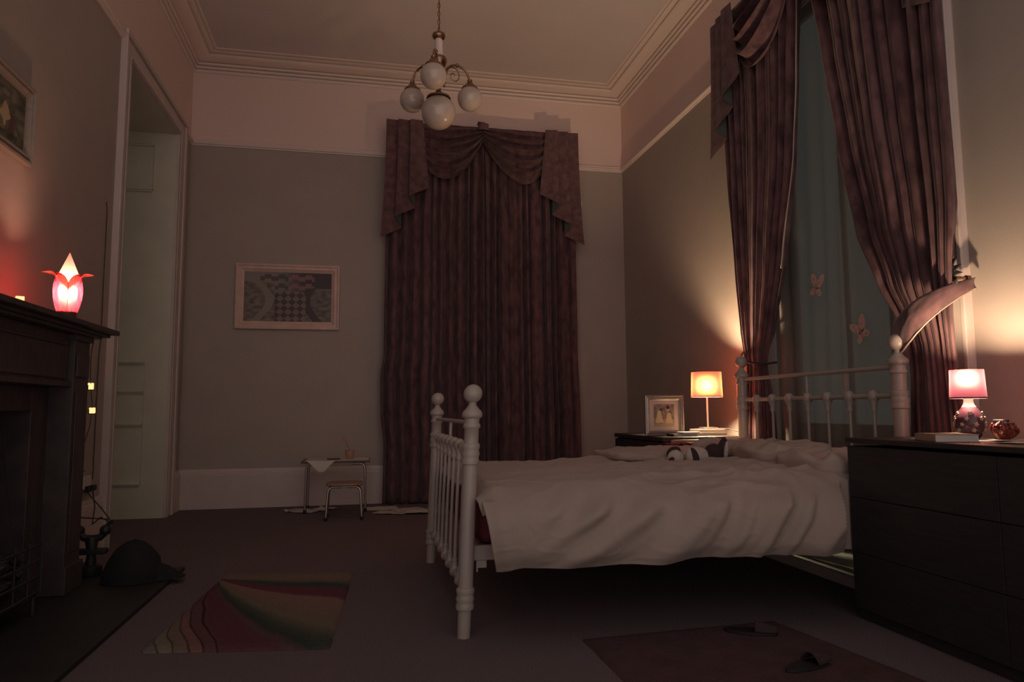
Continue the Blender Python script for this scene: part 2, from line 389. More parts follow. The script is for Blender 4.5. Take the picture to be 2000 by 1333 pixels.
# low painted step in front of the window, seen under the bed
st = MB().box(2.50, XR+.3, 3.05, 4.36, 0, .045); struct(st, 'trim_3', sagecloth, smooth=False, bevel=.004)
MB().box(2.47, 2.50, 3.03, 4.40, 0, .058).build('step_nosing', trim_m, bpy.data.objects['trim_3'], smooth=False, bevel=.006)

# ------------------------------------------------------------------ curtains
def fold(x, n, seed):
    """irregular rounded pleats, about n of them over 0..1"""
    xx = x*n + 1.1*nz(x*n*.33, seed, 0) + .35*nz(x*n*.8, seed+9, 0)
    a = math.sin(2*PI*xx)
    amp = .95+1.0*nz(x*n*.45, seed+4, 0)
    return amp*(1-2*(abs(a*.5-.5))**1.6) + .16*math.sin(4*PI*xx+1)
def curtain_mb(rows, n, seed, nu=220, nv=70, dep=.09, sway=.01):
    """rows: (z, x_outer, x_inner, amplitude, depth); local: x along the wall, -y into the room"""
    z1, z0 = rows[0][0], rows[-1][0]
    def f(u, v):
        z = lerp(z1, z0, v); xo, xi, am, dp = interp(rows, z)
        k = fold(u, n, seed) + .25*nz(u*n*.7, seed+2, z*1.2)
        x = lerp(xo, xi, u) + sway*nz(u*6, z*1.1, seed)*.6
        x += .012*math.cos(2*PI*u*n)*min(1, am*20)
        return (x, -(dp+am*k), z)
    return MB().grid(f, nu, nv)
def swag_mb(x0, x1, ztop, drop, e0, e1, dep, seed, n=5, bulge=.10):
    def f(s, t):
        sh = (4*s*(1-s))**.85
        e = lerp(e0, e1, s)
        sk = s + .10*t*(math.sin(PI*s))*(-1 if e0 > e1 else 1)*.3
        x = lerp(x0, x1, sk)
        z = ztop - t*e - drop*(t**1.05)*sh
        ph = t*n*2*PI
        w = math.sin(ph + 1.6*nz(s*2, t*3, seed))
        d = dep + bulge*math.sin(PI*min(1, t*.9))*sh + .060*(w if w < 0 else w*.7)*(.35+.65*sh)*min(1, t*4)
        z -= .018*math.cos(ph)*sh*min(1, t*4)
        return (x, -d, z)
    return MB().grid(f, 60, 90)
def jabot_mb(xo, xi, ztop, zlong, zshort, dep, pleats=5, flare=.12, flip=False):
    """cascade tail: cloth folded back and forth, hem running from long (outside) to short (inside)"""
    def f(c, v):
        zb = lerp(zlong, zshort, c)
        z = lerp(ztop, zb, v)
        p = c*pleats; k = p-math.floor(p); tri = k if int(math.floor(p)) % 2 == 0 else 1-k
        base = lerp(xo, xi, c*.74)
        wdt = (xi-xo)*.34*(.5+.5*v)
        x = base + wdt*tri - (xi-xo)*flare*v*v*(1-c) + (xi-xo)*.0
        y = dep + .05*c + .020*math.cos(PI*p)*(.5+.5*v)
        return (x, -y, z)
    m = MB().grid(f, 120, 40)
    if flip: m.f = [q[::-1] for q in m.f]
    return m
def valance(loc, rotz, W, ztop, label, lin, lout, longz, shortz, dz=.0):
    """local x from 0 (left seen from the room) to W"""
    t = thing('curtain_valance', label, 'valance', loc, rotz)
    D = .15
    MB().box(.02, W-.02, -D+.02, -.01, ztop-.06, ztop-.02).build('pelmet_board', midwood, t, smooth=False)
    jw = lin
    band = MB()
    def fb(u, v):
        x = lerp(0, W, u); return (x, -(D+.004*math.sin(u*60)), lerp(ztop, ztop-.14, v))
    band.grid(fb, 80, 4)
    band.grid(lambda u, v: (0, lerp(-D, 0, u), lerp(ztop, ztop-.5, v)), 4, 4).grid(lambda u, v: (W, lerp(-D, 0, u), lerp(ztop, ztop-.5, v)), 4, 4)
    band.build('heading_band', velvet, t, fix=True)
    c = W/2+lout
    swag_mb(jw-.03, c+.03, ztop-.02, .36, .32, .07, D+.02, 1).build('swag', velvet, t)
    swag_mb(c-.03, W-jw+.03, ztop-.02, .36, .07, .32, D+.02, 5).build('swag', velvet, t)
    jabot_mb(-.01, jw+.04, ztop, longz, shortz, D+.03, flip=True).build('jabot', velvet2, t, fix=False)
    jabot_mb(W+.01, W-jw-.04, ztop, longz, shortz, D+.03).build('jabot', velvet2, t, fix=False)
    r = MB()
    r.grid(lambda u, v: (c+lerp(-.055, .055, u), -(D+.055+.02*math.cos((u-.5)*PI)), lerp(ztop+.035-.02*u, ztop-.05, v)), 10, 6)
    r.grid(lambda u, v: (c+lerp(-.055, .055, u), -lerp(D-.02, D+.055, v), ztop+.035-.02*u), 10, 3)
    r.build('top_knot', velvet, t, solid=.01)
    return t

# back wall window dressing
BX = .20
valance((BX, YB-.02, 0), 0, 2.04, 3.93, 'maroon swagged valance with cascading tails above the closed curtains on the back wall', .36, -.02, 2.68, 3.22)
rowsL = [(3.78, .02, 1.015, .022, .085), (3.0, -.01, 1.01, .036, .085), (1.5, -.02, 1.01, .040, .09), (1.28, -.05, 1.01, .040, .09), (.9, -.045, 1.01, .040, .09), (.6, -.015, 1.01, .042, .09), (.012, -.02, 1.005, .044, .10)]
curtain_mb(rowsL, 11, 3).build('curtain', velvet, loc=None, solid=.004)
cl = bpy.context.scene.objects['curtain']; cl.location = (BX, YB-.03, 0)
tag(cl, 'left half of the closed maroon curtains on the back wall, beside the small table', 'curtain', None)
rowsR = [(3.78, 1.025, 2.02, .022, .085), (3.0, 1.03, 2.025, .036, .085), (1.5, 1.03, 2.03, .040, .09), (.8, 1.03, 2.05, .042, .09), (.012, 1.03, 2.05, .044, .10)]
cr = curtain_mb(rowsR, 11, 21).build('curtain', velvet, solid=.004); cr.location = (BX, YB-.03, 0)
tag(cr, 'right half of the closed maroon curtains on the back wall, nearer the room corner', 'curtain', None)

# right window dressing; local x = 5.10 - Y, local -y = -X
RY = 5.10
valance((XR-.0, 4.86, 0), -PI/2, 2.08, 3.92, 'maroon swagged valance above the tall window with tied-back curtains', .36, -.02, 2.86, 3.34)
def rloc(o): o.location = (XR-.0, RY, 0); o.rotation_euler = (0, 0, -PI/2); return o
A = [(3.90, .30, 1.28, .044, .12), (3.56, .31, 1.24, .046, .12), (3.07, .33, 1.19, .046, .12), (2.57, .36, 1.14, .040, .13), (1.93, .41, .98, .040, .13), (1.47, .455, .83, .032, .13),
     (1.30, .48, .735, .022, .13), (1.22, .51, .72, .020, .13), (.99, .49, .76, .032, .13), (.71, .47, .77, .040, .13), (.03, .42, .82, .036, .14)]
t = rloc(thing('curtain', 'far maroon curtain of the tall window, tied by a dark cord beside the coral lamp', 'curtain'))
curtain_mb(A, 11, 33, nv=110).build('drape', velvet, t, solid=.004)
def liningA(u, v):
    z = lerp(3.75, 1.85, v); xo, xi, am, dp = interp(A, z)
    return (xi-.005+.026*u*(.4+.6*math.sin(PI*min(1, v*1.1))), -(dp-.02+.03*u), z)
MB().grid(liningA, 4, 60).build('lining_edge', mat('cream_lining', (.55, .45, .36), .8), t, solid=.003)
cA = [( .44+.0*k, 0, 0) for k in range(2)]
pts = []
for k in range(21):
    a = PI*k/20; pts.append((.60-.135*math.cos(a), -(.135+.075*math.sin(a)), 1.34-.11*k/20-.03*math.sin(a)))
pts = [(.44, -.02, 1.42)] + pts + [(.75, -.06, 1.24)]
MB().tube(pts, .007).build('tie_cord', blackplas, t)

Bc = [(3.90, 2.36, 1.33, .050, .13), (3.46, 2.37, 1.41, .052, .13), (3.09, 2.38, 1.48, .052, .13), (2.41, 2.38, 1.59, .052, .13), (1.89, 2.38, 1.72, .052, .13), (1.57, 2.345, 1.86, .03, .14),
      (1.36, 2.33, 1.99, .024, .14), (1.22, 2.33, 2.04, .020, .14), (1.1, 2.34, 2.05, .024, .14), (.79, 2.37, 2.03, .03, .14), (.03, 2.36, 2.02, .034, .15)]
t = rloc(thing('curtain', 'near maroon curtain of the tall window, swept aside by a wide fabric tieback', 'curtain'))
# pleats converge on the tieback: the fold phase follows the cloth
curtain_mb(Bc, 10, 47, nu=240, nv=120).build('drape', velvet, t, solid=.004)
def band(u, v):
    # u along from the inner low end to the hook; v top to bottom
    x = lerp(2.05, 2.385, u)
    zt = lerp(1.315, 1.525, u)
    zb = lerp(1.15, 1.475, u**1.7)
    z = lerp(zt, zb, v)
    y = .250 - .19*u**4.5 + .03*math.sin(PI*u) + .012*math.sin(PI*v) + .004*nz(u*9, v*6, 2)
    if u < .12: y -= (.12-u)*1.1
    return (x, -y, z)
bm_ = velvet.copy(); bm_.name = 'tieback_velvet'
bb = bm_.node_tree.nodes['Principled BSDF']; bb.inputs['Sheen Weight'].default_value = .3; bb.inputs['Roughness'].default_value = .55
tb = MB().grid(band, 40, 12).build('tieback', bm_, t, solid=.008)
MB().tube([Vector(band(k/30, 1.0))+Vector((0, -.006, 0)) for k in range(31)], .0035, n=8).build('piping', rose, tb)
# metal hook with leafy finial
t = thing('curtain_hook', 'dark metal leaf-shaped curtain hook on the window casing at the tieback', 'hook', (XR-.05, 2.76, 1.53))
MB().lathe([(.002, -.06), (.008, -.055), (.008, 0), (.014, .0), (.014, .02)], (-.02, 0, 0), axis='x', n=12).build('stem', brass, t)
lf = MB()
for k, (a, L, wd) in enumerate([(1.35, .10, .018), (.9, .07, .016), (2.0, .06, .016), (2.6, .05, .014), (.3, .05, .014), (-1.2, .045, .012)]):
    n0 = len(lf.v)
    lf.grid(lambda u, v: (-.08-.02*math.sin(PI*u), (v-.5)*2*wd*math.sin(PI*min(1, .08+u*.92))+.012*math.sin(u*3), L*u), 8, 4)
    lf.turn(PI/2-a, (-.08, 0, 0), 'X', n0)
lf.build('leaf_finial', blackplas, t, solid=.004)

# net curtain with two butterflies
def net(u, v):
    x = lerp(.50, 2.06, u)
    return (x, .10+.012*math.sin(2*PI*u*9+3.5*nz(u*4, 1, v*.6))*(.5+.9*nz(u*6, 7, 0)+.3)+.03*nz(u*4, v*2, 3), lerp(3.78, .08, v))
o = rloc(MB().grid(net, 240, 30).build('net_curtain', sheer)); o.rotation_euler = (0, 0, -PI/2)
tag(o, 'sheer grey net curtain hanging inside the tall window', 'curtain')
def butterfly(y, z, tilt, label, s=1):
    t = thing('butterfly_ornament', label, 'ornament', (XR+.035, y, z), 0, None)
    def wing(pts, nm):
        m = MB().poly(pts, .003, 'x', 0); m.turn(tilt, (0, 0, 0), 'X'); m.move((0, 0, 0)); return m.build(nm, gauze, t, smooth=False)
    def ell(cy, cz, a, b_, r):
        return [(cy+a*math.cos(k*PI/9)*math.cos(r)-b_*math.sin(k*PI/9)*math.sin(r), cz+a*math.cos(k*PI/9)*math.sin(r)+b_*math.sin(k*PI/9)*math.cos(r)) for k in range(18)]
    wing(ell(.032*s, .045*s, .055*s, .026*s, 1.0), 'wing'); wing(ell(-.032*s, .045*s, .055*s, .026*s, 2.1), 'wing')
    wing(ell(.028*s, -.022*s, .036*s, .022*s, -.7), 'wing'); wing(ell(-.028*s, -.022*s, .036*s, .022*s, 3.84), 'wing')
    m = MB().tube([(-.004, 0, -.05*s), (-.004, 0, .03*s)], .004, n=8); m.turn(tilt, (0, 0, 0), 'X'); m.build('body', pinkpetal, t)
    for k in range(6): MB().ball((-.005, (.04 if k % 2 else -.035)*s*(1-.3*k/6), (-.03+.018*k)*s), .0035, 8, 5).turn(tilt, (0, 0, 0), 'X').build('sequin', chrome, t)
    return t
butterfly(4.02, 1.70, .25, 'pale gauze butterfly ornament hanging higher on the net curtain')
butterfly(3.62, 1.37, -.5, 'pale gauze butterfly ornament hanging lower on the net curtain, right of the other')

# ------------------------------------------------------------------ bed
FX, HX, Y0, Y1 = .413, 2.55, 2.975, 4.44
def post(h, ball_r, r, rings, n=28):
    """profile of a knob-topped bed post up to height h (top of the ball)"""
    zb = h-2*ball_r
    neck = zb
    p = [(r*.86, 0), (r*.86, .005)]
    for z, kind in rings:
        if kind == 'collar':
            p += [(r if z > .2 else r*.9, z-.045), (r*1.18, z-.042), (r*1.25, z-.030), (r*1.12, z-.018), (r*1.12, z-.012), (r*1.25, z), (r*1.12, z+.012), (r*1.12, z+.018), (r*1.25, z+.030), (r*1.18, z+.042), (r, z+.045)]
        if kind == 'cap':
            p += [(r, z-.055), (r*1.18, z-.05), (r*1.18, z-.038), (r, z-.03), (r*1.05, z-.012), (r*1.35, z-.006), (r*1.42, z+.006), (r*1.3, z+.018), (r*.95, z+.028), (r*.55, z+.045), (r*.42, z+.065)]
    p += [(r*.40, neck-.012), (r*.5, neck-.006), (r*.4, neck+.004)]
    return p
def ball_top(m, x, y, z, r): m.ball((x, y, z), r, 28, 18)
def boss(m, x, y, z, s=1):
    m.ball((x, y, z), .027*s, 16, 10, (1, 1.0, 1.15)); m.lathe([(.011, -.075*s), (.016, -.06*s), (.013, -.045*s), (.024*s, -.012)], (x, y, z), n=14)
bed = thing('bed_frame', 'white painted metal bed frame with knob-topped posts, in the middle of the room', 'bed', (FX, Y0, 0))
W_ = Y1-Y0
LEAN = .042
def lean(m, H=1.036):
    for v in m.v: v.x += LEAN*v.z/H
    return m
fb = lean(MB().tube([(0, 0, .875), (0, W_, .875)], .010, n=14)); fb.build('top_rail', bedmetal, bed)
m = MB().tube([(0, 0, .765), (0, W_, .765)], .014, n=16)
for k in range(1, 8): boss(m, 0, W_*k/8, .765)
lean(m).build('middle_rail', bedmetal, bed)
m = MB().tube([(0, 0, .185), (0, W_, .185)], .014, n=16)
for k in range(1, 8): m.ball((0, W_*k/8, .185), .024, 14, 9); m.lathe([(.020, 0), (.012, .035), (.014, .045), (.009, .05)], (0, W_*k/8, .195), n=12)
lean(m).build('lower_rail', bedmetal, bed)
for y in (0, W_):
    o = lean(MB().lathe(post(1.036, .036, .031, [(.155, 'collar'), (.745, 'collar'), (.905, 'cap')]), (0, y, 0), n=28)).build('foot_post', bedmetal, bed, ang=50)
    m = MB(); ball_top(m, 0, y, .998, .040); lean(m).build('post_knob', bedmetal, o)
for k in range(1, 8): lean(MB().tube([(0, W_*k/8, .19), (0, W_*k/8, .75)], .0085, n=12)).build('spindle', bedmetal, bed)
lean(MB().tube([(0, W_/2, .78), (0, W_/2, .875)], .0085, n=12)).build('spindle', bedmetal, bed)
HL = HX-FX
MB().tube([(HL, 0, 1.125), (HL, W_, 1.125)], .012, n=14).build('top_rail', bedmetal, bed)
m = MB().tube([(HL, 0, .985), (HL, W_, .985)], .013, n=16)
for k in range(1, 8): boss(m, HL, W_*k/8, .985, 1.1)
m.build('middle_rail', bedmetal, bed)
MB().tube([(HL, 0, .35), (HL, W_, .35)], .014, n=14).build('lower_rail', bedmetal, bed)
for y in (0, W_):
    o = MB().lathe(post(1.285, .037, .035, [(.155, 'collar'), (.965, 'collar'), (1.145, 'cap')]), (HL, y, 0), n=28).build('head_post', bedmetal, bed, ang=50)
    m = MB(); ball_top(m, HL, y, 1.245, .041); m.build('post_knob', bedmetal, o)
for k in range(1, 8): MB().tube([(HL, W_*k/8, .35), (HL, W_*k/8, .98)], .0085, n=12).build('spindle', bedmetal, bed)
MB().tube([(HL, W_/2, 1.0), (HL, W_/2, 1.125)], .0085, n=12).build('spindle', bedmetal, bed)
for y in (.03, W_-.03):
    MB().box(.02, HL-.02, y-.012, y+.012, .300, .362).build('side_rail', bedmetal, bed, smooth=False, bevel=.004)
m = MB()
for k in range(14): m.box(.08+k*.145, .15+k*.145, .045, W_-.045, .345, .358)
m.build('slat', midwood, bed, smooth=False)
MB().box(.06, .10, .02, .05, .27, .30).box(.056, .062, .015, .02, .255, .30).build('bracket', bedmetal, bed, smooth=False)

# mattress in its maroon sheet
mt = MB().box(.49, 2.50, 3.02, 4.40, .360, .545).build('mattress', maroon_sheet, smooth=True, bevel=.035, loc=(1.5, 3.7, .36))
tag(mt, 'mattress in a dark maroon sheet, showing at the foot of the bed under the duvet', 'mattress')

# duvet
def smooth01(x): x = max(0, min(1, x)); return x*x*(3-2*x)
def duvet(u, v):
    x = lerp(.462, 2.47, u)
    # cross-section: near hem -> side -> top -> far side
    hem = .300+.006*math.sin(x*5)+.006*nz(x*3.1, 2, 0) - .02*smooth01((.62-x)/.15)
    sec = [(0, 2.845, hem), (.08, 2.800, hem+.06), (.18, 2.795, hem+.15), (.27, 2.835, hem+.235), (.35, 2.93, .595), (.45, 3.10, .612), (.60, 3.5, .612), (.75, 3.95, .600), (.90, 4.36, .592), (.95, 4.47, .565), (.98, 4.52, .47), (1.0, 4.525, .38)]
    for k_, (a, b) in enumerate(zip(sec, sec[1:])):
        if a[0] <= v <= b[0]:
            t = (v-a[0])/(b[0]-a[0]); p0 = sec[max(0, k_-1)]; p3 = sec[min(len(sec)-1, k_+2)]; hs = b[0]-a[0]
            def cr(i):
                m0 = (b[i]-p0[i])/max(1e-6, b[0]-p0[0])*hs; m1 = (p3[i]-a[i])/max(1e-6, p3[0]-a[0])*hs
                return (2*t**3-3*t*t+1)*a[i]+(t**3-2*t*t+t)*m0+(-2*t**3+3*t*t)*b[i]+(t**3-t*t)*m1
            y = cr(1); z = cr(2); break
    side = smooth01((.36-v)/.12)
    top = 1-side
    h = (z-hem)/.31 if v < .36 else 1
    # swept folds on the hanging side: they rise to the right, closer together toward the pillows
    g = smooth01((x-.62)/.35)
    ph = 2*PI*(2.7*x - 2.7*h/(1.0+3.6*max(0, x-.7)/1.3)) + 1.9*nz(x*1.6, h*1.1, 4)
    rid = (math.sin(ph)*.5+.5)**1.5*(.6+.8*nz(x*2.1, h*1.5, 31)+.2)
    fine = (math.sin(ph*2.3+1.3+2*nz(x*3, h*2, 8))*.5+.5)**2
    fade = smooth01((1.12-h)/.45)
    d = side*(g*fade*(.062*rid+.030*fine*smooth01((x-1.2)/.5)) + .020*nz(x*3.0, h*2.2, 1)+.018)
    z += side*g*.006*nz(x*7, 3, 2)*(1-h)
    cs1 = 0; cs2 = max(0, 1-abs(nz(x*8.5+h*1.0, h*3.8-x*2.0, 47))*5)
    d += side*(.0055*cs1+.0025*cs2)
    y -= d
    # flattened hem turns under
    # top: long shallow creases
    c = nz(x*3.0, y*2.2, 5); c2 = 1-abs(nz(x*2.4+y*1.8, y*4.2-x*1.3, 11))*2.6; c3 = 1-abs(nz(x*4.2-y*1.0, y*6.5+x*2.0, 17))*2.8
    amp = .35+.65*smooth01((x-.9)/.9)
    z += top*(.016*c + .026*max(0, c2)*amp + .018*max(0, c3)*amp)
    z += top*(.004*max(0, 1-abs(nz(x*6.5+y*2.5, y*7-x*3, 53))*5))
    # far-edge humps
    if v > .7: z += .012*nz(x*4.5, 0, 7)*smooth01((v-.7)/.2)*(1 if v < .95 else 0)
    if x > 2.0: y = max(y, lerp(2.70, 2.868, smooth01((x-2.0)/.12)))
    if x > 1.85: y = min(y, lerp(4.53, 4.462, smooth01((x-1.85)/.1)))
    # toe end rolls down
    e = smooth01((.535-x)/.075)
    z -= e*.05*(1 if v > .3 else 0); y += e*.02*side
    x += .012*nz(y*4, z*3, 3)*(1-u)
    # pulled left corner of the hem
    if u < .12 and v < .36: x += (.36-v)*.16*(1-u/.12)
    return (x, y, z)
dv = MB().grid(duvet, 330, 300).build('duvet', duvet_m, loc=(1.4, 3.7, .6), solid=.012)
tag(dv, 'cream duvet spread over the bed with creased folds hanging on the near side', 'duvet')

def puff(name, cx, cy, cz, lx, ly, h, m, rot=0, seed=0, tilt=0, wr=.02, pw=.5):
    def f(u, v):
        a = 2*PI*u; ph = lerp(-PI/2, PI/2, v)
        ca, sa = math.cos(a), math.sin(a); cp = math.cos(ph)
        r = cp**.45
        X = lx/2*r*math.copysign(abs(ca)**pw, ca); Y = ly/2*r*math.copysign(abs(sa)**pw, sa); Z = h/2*math.copysign(abs(math.sin(ph))**.9, math.sin(ph))
        k = 1 - .25*abs(ca*sa)
        w_ = wr*(max(0, 1-abs(nz(X*5+seed, Y*5, Z*3))*3)) + wr*.5*nz(X*12, Y*12, seed)
        Z = Z*k + (w_ if Z > 0 else 0)
        X += .4*wr*nz(Y*8, Z*10, seed)
        return (X, Y, Z)
    mb = MB().grid(f, 110, 60, closed_u=True)
    mb.turn(tilt, (0, 0, 0), 'Y'); mb.turn(rot, (0, 0, 0), 'Z'); mb.move((cx, cy, cz))
    return mb.build(name, m, loc=(cx, cy, cz))
# turned-back fold of bedding on the far side, then the pillows
o = puff('folded_quilt', 1.87, 4.20, .640, .86, .56, .085, duvet_m, rot=.05, seed=3, wr=.015, pw=.42)
tag(o, 'folded cream quilt lying flat across the far side of the bed', 'quilt')
o = puff('pillow', 2.30, 4.09, .668, .42, .54, .10, pillow_m, rot=.25, seed=8, wr=.03)
tag(o, 'far cream pillow on the bed, nearest the coral lamp', 'pillow', None)
o = puff('pillow', 2.28, 3.58, .665, .46, .50, .13, pillow_m, rot=-.12, seed=15, wr=.03)
tag(o, 'middle cream pillow heaped against the headboard spindles', 'pillow', None)
o = puff('pillow', 2.27, 3.13, .645, .44, .44, .12, pillow_m, rot=.1, seed=22, wr=.03)
tag(o, 'near cream pillow, partly hidden behind the big dark dresser', 'pillow', None)

# plush toy lying on the duvet
t = thing('plush_toy', 'black and white plush animal toy lying on the duvet beside the quilt', 'soft toy', (1.88, 3.80, .618)); t.scale = (1.25, 1.25, 1.3)
def blob(parts): 
    m = MB()
    for c, r, sc, rz in parts:
        n0 = len(m.v); m.ball((0, 0, 0), r, 20, 12, sc); m.turn(rz, (0, 0, 0), 'Y', n0); m.move(c, n0)
    return m
blob([((0, 0, .025), .052, (1.5, .9, .85), .1)]).build('body', woolwhite, t)
blob([((-.115, -.02, .02), .040, (.95, .8, 1.0), .5), ((-.05, -.04, .03), .034, (.7, .7, 1.1), 0)]).build('foot', woolwhite, t)
blob([((-.143, -.035, .012), .022, (.55, 1, 1), .5)]).build('foot_pad', wooldark, t)
blob([((-.035, -.045, .028), .034, (.62, .8, 1.25), -.3)]).build('foot_pad', wooldark, t)
blob([((.075, -.01, .030), .050, (.9, .9, 1.1), .4)]).build('head', wooldark, t)
blob([((.120, -.015, .062), .034, (.62, .6, 1.5), .35)]).build('ear', wooldark, t)
blob([((.130, -.035, .050), .022, (.5, .5, 2.0), .15)]).build('face_blaze', woolwhite, t)
blob([((-.09, .05, .045), .03, (1.2, .8, .8), -.4)]).build('ear', wooldark, t)

# ------------------------------------------------------------------ lamps
def shade(m, r0, r1, z0, z1, t, mt_, nm='lamp_shade', n=48):
    return m.lathe([(r0, z0), (r1, z1)], (0, 0, 0), n, cap=False).build(nm, mt_, t)
CH = .735      # top of the far chest
L1 = (2.472, 4.80)
t = thing('table_lamp', 'coral drum-shaded table lamp with slim white stem on the far chest', 'lamp', (*L1, .779))
sh = shade(MB(), .113, .107, .235, .415, t, shade_red)
m = MB(); m.lathe([(.1135, .232), (.1145, .235), (.1135, .238)], n=48, cap=False)
m.build('shade_rim', bookred, sh)
MB().tube([(0, 0, .01), (0, 0, .27)], .0065, n=14).build('stem', cerwhite, t)
MB().box(-.055, .055, -.05, .05, 0, .012).build('base', chrome, t, smooth=False, bevel=.003)
MB().lathe([(.014, .250), (.016, .258), (.016, .282), (.012, .286)], n=16).build('bulb_socket', cerwhite, t)
MB().ball((0, 0, .317), .024, 16, 10, (1, 1, 1.3)).build('light_bulb', emit('bulb_far', BULB, LAMP_FAR), t)

DZT = .792     # top of the near dresser
L2 = (2.530, 2.56)
t = thing('table_lamp', 'mauve drum-shaded table lamp with purple flowered gourd base on the near dresser', 'lamp', (*L2, DZT+.002))
sh = shade(MB(), .069, .064, .172, .292, t, shade_mauve)
m = MB(); m.lathe([(.0692, .169), (.0702, .172), (.0692, .175)], n=48, cap=False)
m.build('shade_rim', purple, sh)
gp = [(.030, 0), (.037, .006), (.052, .028), (.058, .055), (.057, .078), (.050, .100), (.038, .119), (.027, .133)]
g = MB().lathe(gp, n=40).build('gourd_base', purple, t)
MB().lathe([(.027, .133), (.020, .146), (.018, .160), (.018, .198), (.016, .200)], n=32).build('neck', cerwhite, t)
def flower_patch(a, z, s):
    m = MB(); rr = .058
    for i in range(len(gp)-1):
        if gp[i][1] <= z <= gp[i+1][1]: rr = lerp(gp[i][0], gp[i+1][0], (z-gp[i][1])/(gp[i+1][1]-gp[i][1]))
    pts = [(.011*s*(1+.35*math.cos(5*k*PI/15))*math.cos(k*PI/15), .011*s*(1+.35*math.cos(5*k*PI/15))*math.sin(k*PI/15)) for k in range(30)]
    m.poly(pts, .005, 'x', rr-.002)
    m.move((0, 0, z)); m.turn(a, (0, 0, 0), 'Z'); return m
k = 0
for row, (z, n_) in enumerate([(.036, 6), (.060, 7), (.084, 6), (.106, 5)]):
    for i in range(n_):
        flower_patch(2*PI*(i+.5*(row % 2))/n_+.3*row, z, .62+.25*((i*7+row*3) % 3)/3).build('flower_motif', rose, t, smooth=False)
MB().ball((0, 0, .255), .020, 16, 10).build('light_bulb', emit('bulb_near', (1, .72, .46), LAMP_NEAR), t)

# flower lamp on the mantel
MZ = 1.393
LF = (-1.455, 3.86)
t = thing('flower_lamp', 'glowing red tulip-shaped fabric lamp with curling petal tips on the mantel', 'lamp', (*LF, MZ+.001))
MB().lathe([(.040, 0), (.042, .004), (.042, .040), (.038, .044)], n=32).build('base', mantelwood, t)
def cup_r(z):
    t_ = (z-.03)/.195
    return lerp(.042, .052, t_)+.016*math.sin(PI*min(1, max(0, t_)))
for k in range(4):
    a0 = k*PI/2-1.209+PI/4
    def pet(u, v, a0=a0):
        half = (PI/4+.02)*(1 if v < .7 else max(.02, max(0, math.cos((v-.7)/.3*PI/2))**.6))
        z = .030+.195*v; r = cup_r(z)+.001*math.cos(6*PI*(u-.5))+.003*abs(u-.5)
        if v > .93: r += (v-.93)*.25
        a = a0+(u-.5)*2*half
        return (r*math.cos(a), r*math.sin(a), z)
    MB().grid(pet, 20, 30).build('outer_petal', petal_red, t)
for k in range(4):
    a0 = k*PI/2-1.209
    up = (k in (1, 3)) and False
    def tip(u, v, a0=a0, k=k):
        half = (.050*min(v/.32, (1-v)/.68) if k == 0 else .036*(1-v)**.8)+.0006
        if k in (1, 3):       # curled out to the sides
            z = .175+.125*v-.10*max(0, v-.45)**1.3*1.6; r = .046+.012*v+.085*max(0, v-.25)**1.25
        elif k == 0:
            z = .135+.195*v; r = .050-.018*v
        else:
            z = .15+.08*v; r = .048-.01*v
        if k in (1, 3): z -= .030*(2*u-1)**2*(1-v)**.7*min(1, v*4); r -= .006*(2*u-1)**2
        w = (u-.5)*2*half*(.9 if k in (1, 3) else 1)
        return (r*math.cos(a0)-w*math.sin(a0), r*math.sin(a0)+w*math.cos(a0), z)
    MB().grid(tip, 8, 24).build('petal_tip', petal_pale if k in (0, 2) else petal_pink, t)
MB().ball((0, 0, .135), .030, 16, 10).build('light_bulb', emit('bulb_flower', (1, .5, .33), LAMP_FLOWER), t)

# ------------------------------------------------------------------ far chest with lamp, picture and books
ch = thing('chest_of_drawers', 'low black-brown chest against the right wall beyond the bed, holding the coral lamp', 'chest', (1.98, 4.50, 0))
MB().box(.02, .58, .0, .93, .05, .70).build('body', blackwood, ch, smooth=False, bevel=.003)
MB().box(0, .60, -.01, .94, .705, .735).build('top', blackwood, ch, smooth=False, bevel=.003)
for z0, z1 in ((.06, .27), (.28, .49), (.50, .70)):
    MB().box(0, .02, .01, .92, z0, z1-.006).build('drawer_front', blackwood, ch, smooth=False, bevel=.002)
MB().box(.03, .10, .02, .91, 0, .05).build('plinth', blackwood, ch, smooth=False)
cb = thing('bedside_cabinet', 'brown wooden bedside cabinet with small brass knob, beside the black chest', 'cabinet', (2.03, 4.482, 0))
MB().box(.0, .42, -.005, .005, .06, .70).build('door_panel', midwood, cb, smooth=False, bevel=.002)
k = MB().ball((.095, -.022, .665), .011, 14, 9).lathe([(.005, -.02), (.005, 0)], (.095, 0, .665), axis='y', n=10).build('knob', brass, cb)
MB().box(.0, .42, -.012, .006, .70, .718).build('top_edge', midwood, cb, smooth=False, bevel=.002)

def color_plane(name, x0, x1, z0, z1, y, fn, nu, nv, parent, rough=.5, facing='-y'):
    """flat picture; fn(u, v) -> rgb, v from the bottom"""
    m = MB()
    if facing == '-y': m.grid(lambda u, v: (lerp(x0, x1, u), y, lerp(z0, z1, v)), nu, nv)
    else: m.grid(lambda u, v: (lerp(x0, x1, u), lerp(z0, z1, v), y), nu, nv)
    mm = mat(name+'_print', (.5, .5, .5), rough)
    t_ = mm.node_tree; a = t_.nodes.new('ShaderNodeVertexColor'); a.layer_name = 'col'; t_.links.new(a.outputs[0], t_.nodes['Principled BSDF'].inputs['Base Color'])
    o = m.build(name, mm, parent, smooth=False, fix=False)
    ca = o.data.color_attributes.new('col', 'FLOAT_COLOR', 'POINT')
    i = 0
    for j in range(nv+1):
        for q in range(nu+1):
            ca.data[i].color = (*fn(q/nu, j/nv), 1); i += 1
    return o
